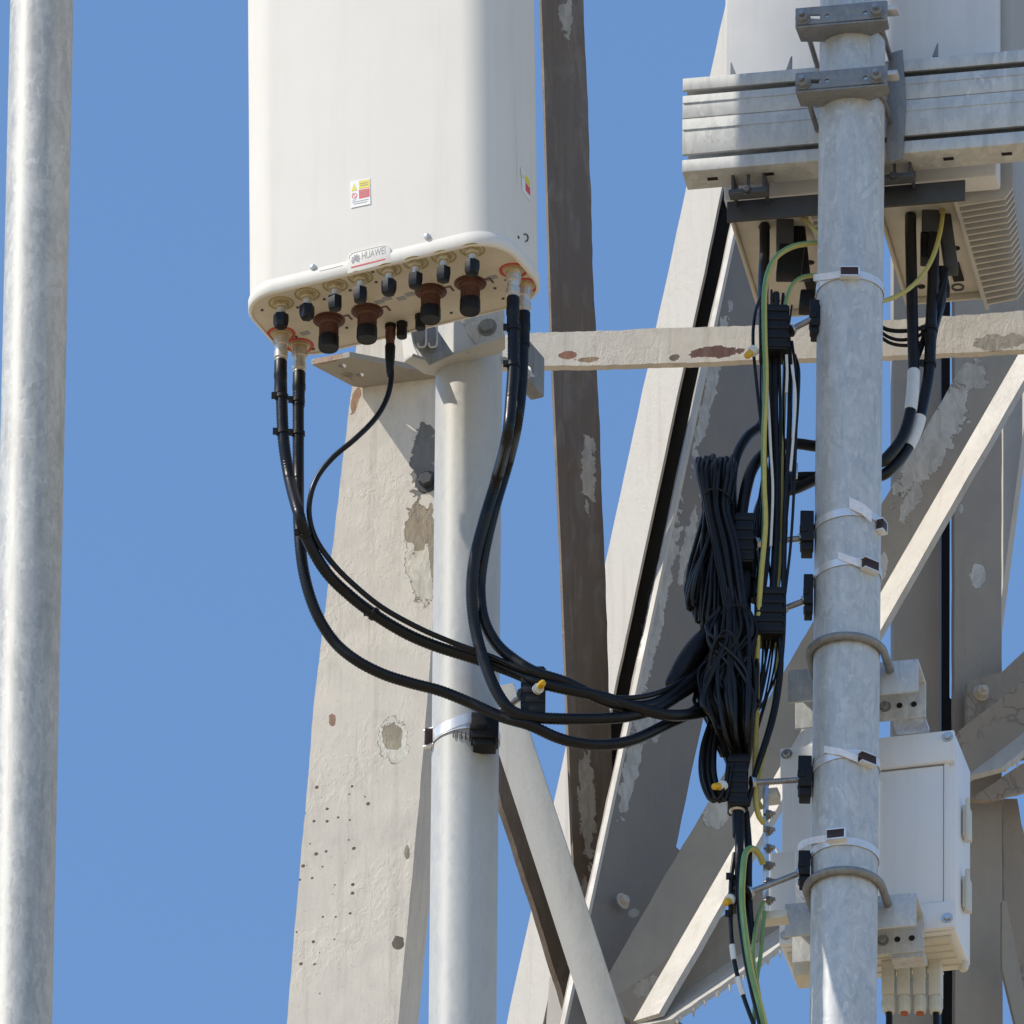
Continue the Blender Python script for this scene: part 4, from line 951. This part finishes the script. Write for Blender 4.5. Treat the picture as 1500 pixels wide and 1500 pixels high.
# arcs of feeder cable from the second radio, round behind the pole into the bundle
GF = 'feeder cables of the radio units'
cable('feeder_cable', 'black feeder with long white sleeve hanging from the ribbed radio', 'cable', [(1334, 316, .24), (1334, 345, .22), (1336, 440, .16), (1338, 520, .12), (1338, 560, .10), (1333, 605, .09), (1322, 640, .085), (1305, 664, .08), (1286, 678, .075), (1255, 672, .07), (1215, 657, .065), (1190, 653, .05), (1160, 650, .03), (1130, 657, .01), (1106, 680, -.01), (1092, 718, -.02), (1086, 770, -.02), (1090, 830, -.02), (1092, 900, -.02)], .0088, group=GF, parts=[psleeve(1338, 545, 1333, 603), lambda t, p, r: MB().lathe(P(1334, 300, .25), -Z, [(.009, 0), (.0105, .002), (.0105, .02), (.0085, .022), (.0085, .034)], 14).build('plug', 'brown', t)])
cable('feeder_cable', 'black feeder tied near the flaking bar, with white sleeve behind the diagonal brace', 'cable', [(1366, 345, .23), (1367, 400, .2), (1364, 470, .15), (1361, 540, .12), (1352, 590, .11), (1342, 630, .105), (1326, 662, .10), (1306, 686, .095), (1286, 698, .09), (1240, 700, .075), (1190, 699, .06), (1160, 701, .04), (1132, 712, .02), (1116, 738, .01), (1106, 780, 0), (1100, 850, -.01)], .0088, group=GF, parts=[psleeve(1348, 612, 1330, 655), pties((1361, 535), (1366, 482))])
cable('feeder_cable', 'black feeder arching high from the bundle toward the first radio', 'cable', [(1120, 330, .26), (1120, 370, .25), (1118, 420, .2), (1120, 520, .1), (1124, 580, .06), (1117, 620, .05), (1095, 640, .03), (1079, 668, .01), (1072, 705, 0), (1074, 760, -.01), (1082, 830, -.01)], .0080, group=GF, parts=[lambda t, p, r: MB().lathe(P(1120, 316, .27), -Z, [(.0085, 0), (.0095, .002), (.0095, .022), (.0075, .024), (.0075, .034)], 14).build('plug', 'brown', t)])
cable('feeder_cable', 'black feeder tucked in the tight arc just above the vertical wires', 'cable', [(1196, 702, .05), (1165, 716, .03), (1140, 722, .02), (1122, 736, .01), (1112, 765, 0), (1106, 820, 0), (1106, 880, -.01)], .0085, group=GF)
GW = 'thin black wires beside the galvanised pole'
for k, (pts, r, lb) in enumerate((
    ([(1137, 430, 0), (1137, 480, -.02), (1135, 560), (1136, 640), (1137, 700), (1136, 780), (1132, 860), (1128, 910)], .0052, 'straight black wire running through the topmost hanger'),
    ([(1152, 470, .02), (1157, 530, .0), (1157, 600), (1154, 680), (1150, 760), (1148, 850), (1147, 930), (1140, 1000), (1128, 1060), (1110, 1120), (1095, 1180)], .0040, 'black wire nearest the pole sweeping down to the ribbed grip'),
    ([(1116, 430, .0), (1106, 460, -.03), (1103, 500, -.04), (1108, 560), (1116, 630), (1123, 690), (1128, 760), (1124, 830), (1118, 880)], .0026, 'thin wire bowed out past the yellow cap'),
    ([(1164, 520, .0), (1170, 545), (1168, 600), (1164, 650), (1160, 690), (1160, 720)], .0026, 'thin wire with pale sheen ending in a small lug'),
    ([(1128, 640), (1130, 700), (1127, 780), (1118, 860), (1110, 940), (1108, 1020)], .0036, 'black wire slanting behind the yellow earth wire'),
    ([(1128, 520), (1129, 600), (1128, 680), (1125, 760), (1121, 840), (1119, 880)], .0026, 'slim black wire between the yellow earth wire and the straight black wire'),
    ([(1141, 500), (1143, 600), (1142, 680), (1141, 760), (1138, 830), (1135, 876)], .0024, 'slim black wire just behind the bright striped earth wire'),
    ([(1160, 500), (1167, 560), (1166, 640), (1163, 720), (1158, 800), (1150, 870)], .0022, 'slim black wire nearest the pole among the vertical wires'),
    ([(1142, 930), (1144, 980), (1136, 1040), (1122, 1090), (1104, 1140)], .0040, 'black wire leaving the middle hanger downward'))):
    pts = [(p[0], p[1], p[2] if len(p) > 2 else -.03) for p in pts]
    cable('wire', lb, 'wire', pts, r, group=GW, n=9)
rw = random.Random(5)
for k in range(7):
    x0 = 1112+7.5*k; w = lambda a: rw.uniform(-a, a)
    cable('thin_wire', 'thin black wire lost among the crowd of upright wires beside the pole', 'wire', [(x0+w(6), 436+w(16), .0), (x0+w(4), 500+w(8), -.02), (x0+w(5), 580, -.025), (x0+w(7), 680, -.02), (x0+w(6), 780, -.02), (x0*.7+1128*.3+w(5), 880, -.015), (x0*.5+1118*.5+w(6), 980, -.02), (1098+w(10), 1080, -.02)], .0016+.0002*(k % 3), group='thin wires crowding beside the pole', n=7)
for pts, lb in (([(1122, 545), (1126, 600), (1129, 660), (1132, 720), (1129, 800)], 'thin white lead leaning behind the yellow earth wire'), ([(1160, 535), (1165, 580), (1162, 640), (1158, 690)], 'thin white lead ending at the small bright lug'), ([(1152, 520), (1153, 545), (1152, 575)], 'short white sleeve below the topmost hanger')):
    cable('white_lead', lb, 'wire', pts, .0021, -.045, 'white_tag', n=8)
mb = MB(); mb.box(P(1163, 690, -.02), (R0, V((0, 1, 0)), Z), (.006, .005, .012)); mb.lathe(P(1160, 700, -.02), -Z, [(.005, 0), (.005, .012)], 12); tag(mb.build('cable_lug', 'steel', bevel=.002), 'small bright metal lug at the end of the pale thin wire', 'lug')
# thin loops under the second radio
for k, (pts, lb) in enumerate((([(1285, 475), (1300, 483), (1320, 485), (1345, 482), (1364, 470), (1374, 440), (1386, 400)], 'upper thin black loop drooping below the ribbed radio'), ([(1285, 482), (1302, 494), (1322, 498), (1346, 492), (1368, 470), (1382, 430), (1388, 395)], 'middle thin black loop drooping below the ribbed radio'), ([(1285, 490), (1305, 503), (1330, 506), (1352, 500), (1368, 486), (1378, 450), (1384, 400)], 'lowest thin black loop drooping across the flaking bar'))):
    cable('wire', lb, 'wire', pts, .0028+.0006*(k == 0), .17, group='thin loops under the ribbed radio', n=8)
# grey and black plugs under the radios
def plug_set(pts, label):
    t = thing('power_plug', label, 'plug', P(*pts[0][:3]), 'plugs under the radio units')
    for px, py, y, w, h, m, tilt, nm in pts:
        c = P(px, py, y); ax = (R0, V((0, math.cos(.2), 0)), (Z+R0*tilt).normalized())
        mb = MB(); mb.box(c-Z*h*M*.5/.848, ax, (w*M/2, .014, h*M/2/.848)); mb.build(nm, m, t, .0025)
plug_set([(1363, 306, .24, 26, 46, 'dark_metal', 0, 'shell'), (1362, 345, .24, 28, 40, 'black_soft', 0, 'boot')], 'grey shelled plug under the ribbed radio beside the yellow wire')
plug_set([(1388, 310, .25, 20, 90, 'dark_plate', -.12, 'shell'), (1382, 395, .25, 14, 36, 'black_soft', -.15, 'boot')], 'long dark plug at the edge of the ribbed radio underside')
plug_set([(1150, 326, .26, 26, 40, 'dark_metal', 0, 'shell'), (1158, 362, .26, 38, 46, 'black_soft', .1, 'boot')], 'grey shelled plug under the radio beside the top hanger')
plug_set([(1172, 330, .28, 22, 78, 'black_soft', -.1, 'shell'), (1182, 430, .28, 22, 26, 'black_soft', .1, 'boot')], 'black plug half hidden by the galvanised pole')
cable('power_cable', 'blue black lead dropping from the dark plugs to the flaking bar', 'cable', [(1380, 420, .24), (1378, 445, .22), (1368, 480, .17), (1362, 520, .14), (1360, 545, .12)], .0075)
cable('power_cable', 'black lead from the long dark plug running behind the other leads', 'cable', [(1364, 385, .24), (1366, 420, .22), (1362, 460, .18), (1352, 500, .15), (1338, 540, .13)], .0045)

# earth wires, yellow with a green stripe
GE = 'striped earth wires'
EM = ['earth_yellow', 'earth_green']
for pts, r, lb in (
    ([(1205, 356, .04), (1185, 357, .02), (1162, 361, .0), (1140, 374, -.02), (1126, 396, -.04), (1120, 430, -.055), (1120, 490, -.06), (1122, 560, -.055), (1119, 640, -.05), (1119, 710, -.05), (1121, 770, -.05), (1115, 840, -.05), (1111, 900, -.04), (1109, 960, -.03), (1108, 1050, -.02), (1106, 1150, -.02), (1110, 1190, -.02), (1119, 1206, -.01)], .0044, 'long striped earth wire arching out from behind the pole top'),
    ([(1205, 404, .04), (1180, 405, .02), (1163, 415, .0), (1153, 436, -.01), (1149, 465, -.02), (1150, 520, -.02), (1148, 600, -.02), (1145, 680, -.02), (1144, 760, -.02), (1140, 840, -.02), (1133, 900, -.02), (1138, 960, -.01), (1134, 1030, .0), (1120, 1100, .0), (1108, 1160, .0), (1116, 1184, .0)], .0036, 'bright striped earth wire arching under the topmost strap'),
    ([(1382, 302, .23), (1378, 335, .2), (1368, 372, .17), (1352, 402, .14), (1330, 424, .11), (1306, 437, .09), (1284, 442, .07), (1255, 440, .065)], .0036, 'yellow earth wire curving from the ribbed radio to the pole'),
    ([(1172, 318, .26), (1184, 326, .2), (1196, 340, .12), (1210, 350, .08)], .0034, 'short yellow wire vanishing behind the pole near the first radio'),
    ([(1118, 1266, -.01), (1112, 1252, -.02), (1102, 1243, -.035), (1092, 1250, -.05), (1088, 1280, -.06), (1087, 1320, -.06), (1092, 1370, -.06), (1100, 1420, -.055), (1110, 1460, -.05), (1122, 1510, -.04), (1135, 1580, -.03)], .0050, 'thick pale striped earth wire hooked over from the earth bar'),
    ([(1118, 1322, -.01), (1110, 1345, -.02), (1105, 1375, -.03), (1104, 1410, -.03), (1112, 1460, -.03), (1118, 1520, -.03)], .0034, 'slim striped earth wire leaving the lower end of the earth bar'),
    ([(1120, 1336, -.01), (1117, 1365, -.02), (1114, 1400, -.02), (1108, 1440, -.02), (1104, 1500, -.02), (1100, 1580, -.02)], .0032, 'greenish earth wire hanging below the earth bar')):
    cable('earth_wire', lb, 'wire', pts, r, None, ['earth_green']*2 if 'greenish' in lb else ['earth_yellow']*2 if 'yellow' in lb else EM, group=GE, two=True, n=10, twist=.012)
# cables leaving the grip downward
cable('trunk_lead', 'thick black lead leaving the ribbed grip through a metal collar', 'cable', [(1081, 1180, -.03), (1083, 1230, -.04), (1083, 1290, -.05), (1086, 1340, -.05), (1094, 1400, -.045), (1104, 1450, -.04), (1116, 1500, -.03), (1130, 1570, -.02)], .0068, parts=[lambda t, p, r: MB().lathe(P(1080, 1180, -.03), -Z, [(.0105, 0), (.0125, .001), (.0125, .010), (.0105, .012)], 18).build('collar', 'nickel', t), lambda t, p, r: MB().tube(S([(1081, 1190, -.03), (1082, 1225, -.035)], None, 3*M), .0092, 14, .03).build('boot', 'black', t)])
cable('trunk_lead', 'second black lead hanging straight from the ribbed grip', 'cable', [(1092, 1190, -.015), (1096, 1240, -.02), (1096, 1290, -.02), (1098, 1340, -.02), (1103, 1380, -.02)], .0060)
cable('trunk_lead', 'thin lead with two white sleeves dangling by the drip fringed brace', 'cable', [(1076, 1250, -.04), (1071, 1290, -.05), (1070, 1340, -.05), (1072, 1380, -.05), (1077, 1415, -.05), (1086, 1450, -.05), (1100, 1490, -.05), (1120, 1540, -.04)], .0034, parts=[psleeve(1072, 1386, 1075, 1408, k=1.35), psleeve(1080, 1432, 1088, 1458, k=1.35), pties((1071, 1285), (1070, 1340))])

# ------------------------------------------------------------------ earth bar
eb = thing('earth_bar', 'vertical tinned earth bar with a row of bolts beside the cabinet', 'earth bar', P(1122, 1336, .0))
mb = MB(); a, b = P(1122, 1152, .0), P(1121.5, 1336, .0); mb.box((a+b)/2, (R0, V((0, 1, 0)), (a-b)), (.0042, .0035, (a-b).length/2)); mb.build('bar', 'clear_bar', eb, .0006)
for py in (1193, 1217, 1243, 1268, 1292, 1319):
    c = P(1126, py, -.004); ax = V((1, -.5, 0)).normalized()
    mb = MB(); mb.tube([c-ax*.008, c+ax*.010], .0032, 10); hexhead(mb, c-ax*.001, ax, .0062, .005, .0078); mb.build('bolt', 'rod', eb)
mb = MB(); mb.box(P(1130, 1167, .012), (wK, bK, Z), (.012, .012, .009)); mb.build('standoff', 'ivory', eb, .002)
mb = MB(); mb.box(P(1136, 1345, .012), (wK, bK, Z), (.020, .012, .007)); mb.build('standoff', 'ivory', eb, .002)
mb = MB(); mb.box(P(1146, 1300, .10), (wK, bK, Z), (.020, .004, .06)); mb.build('bracket_plate', 'white_box', eb, .001)
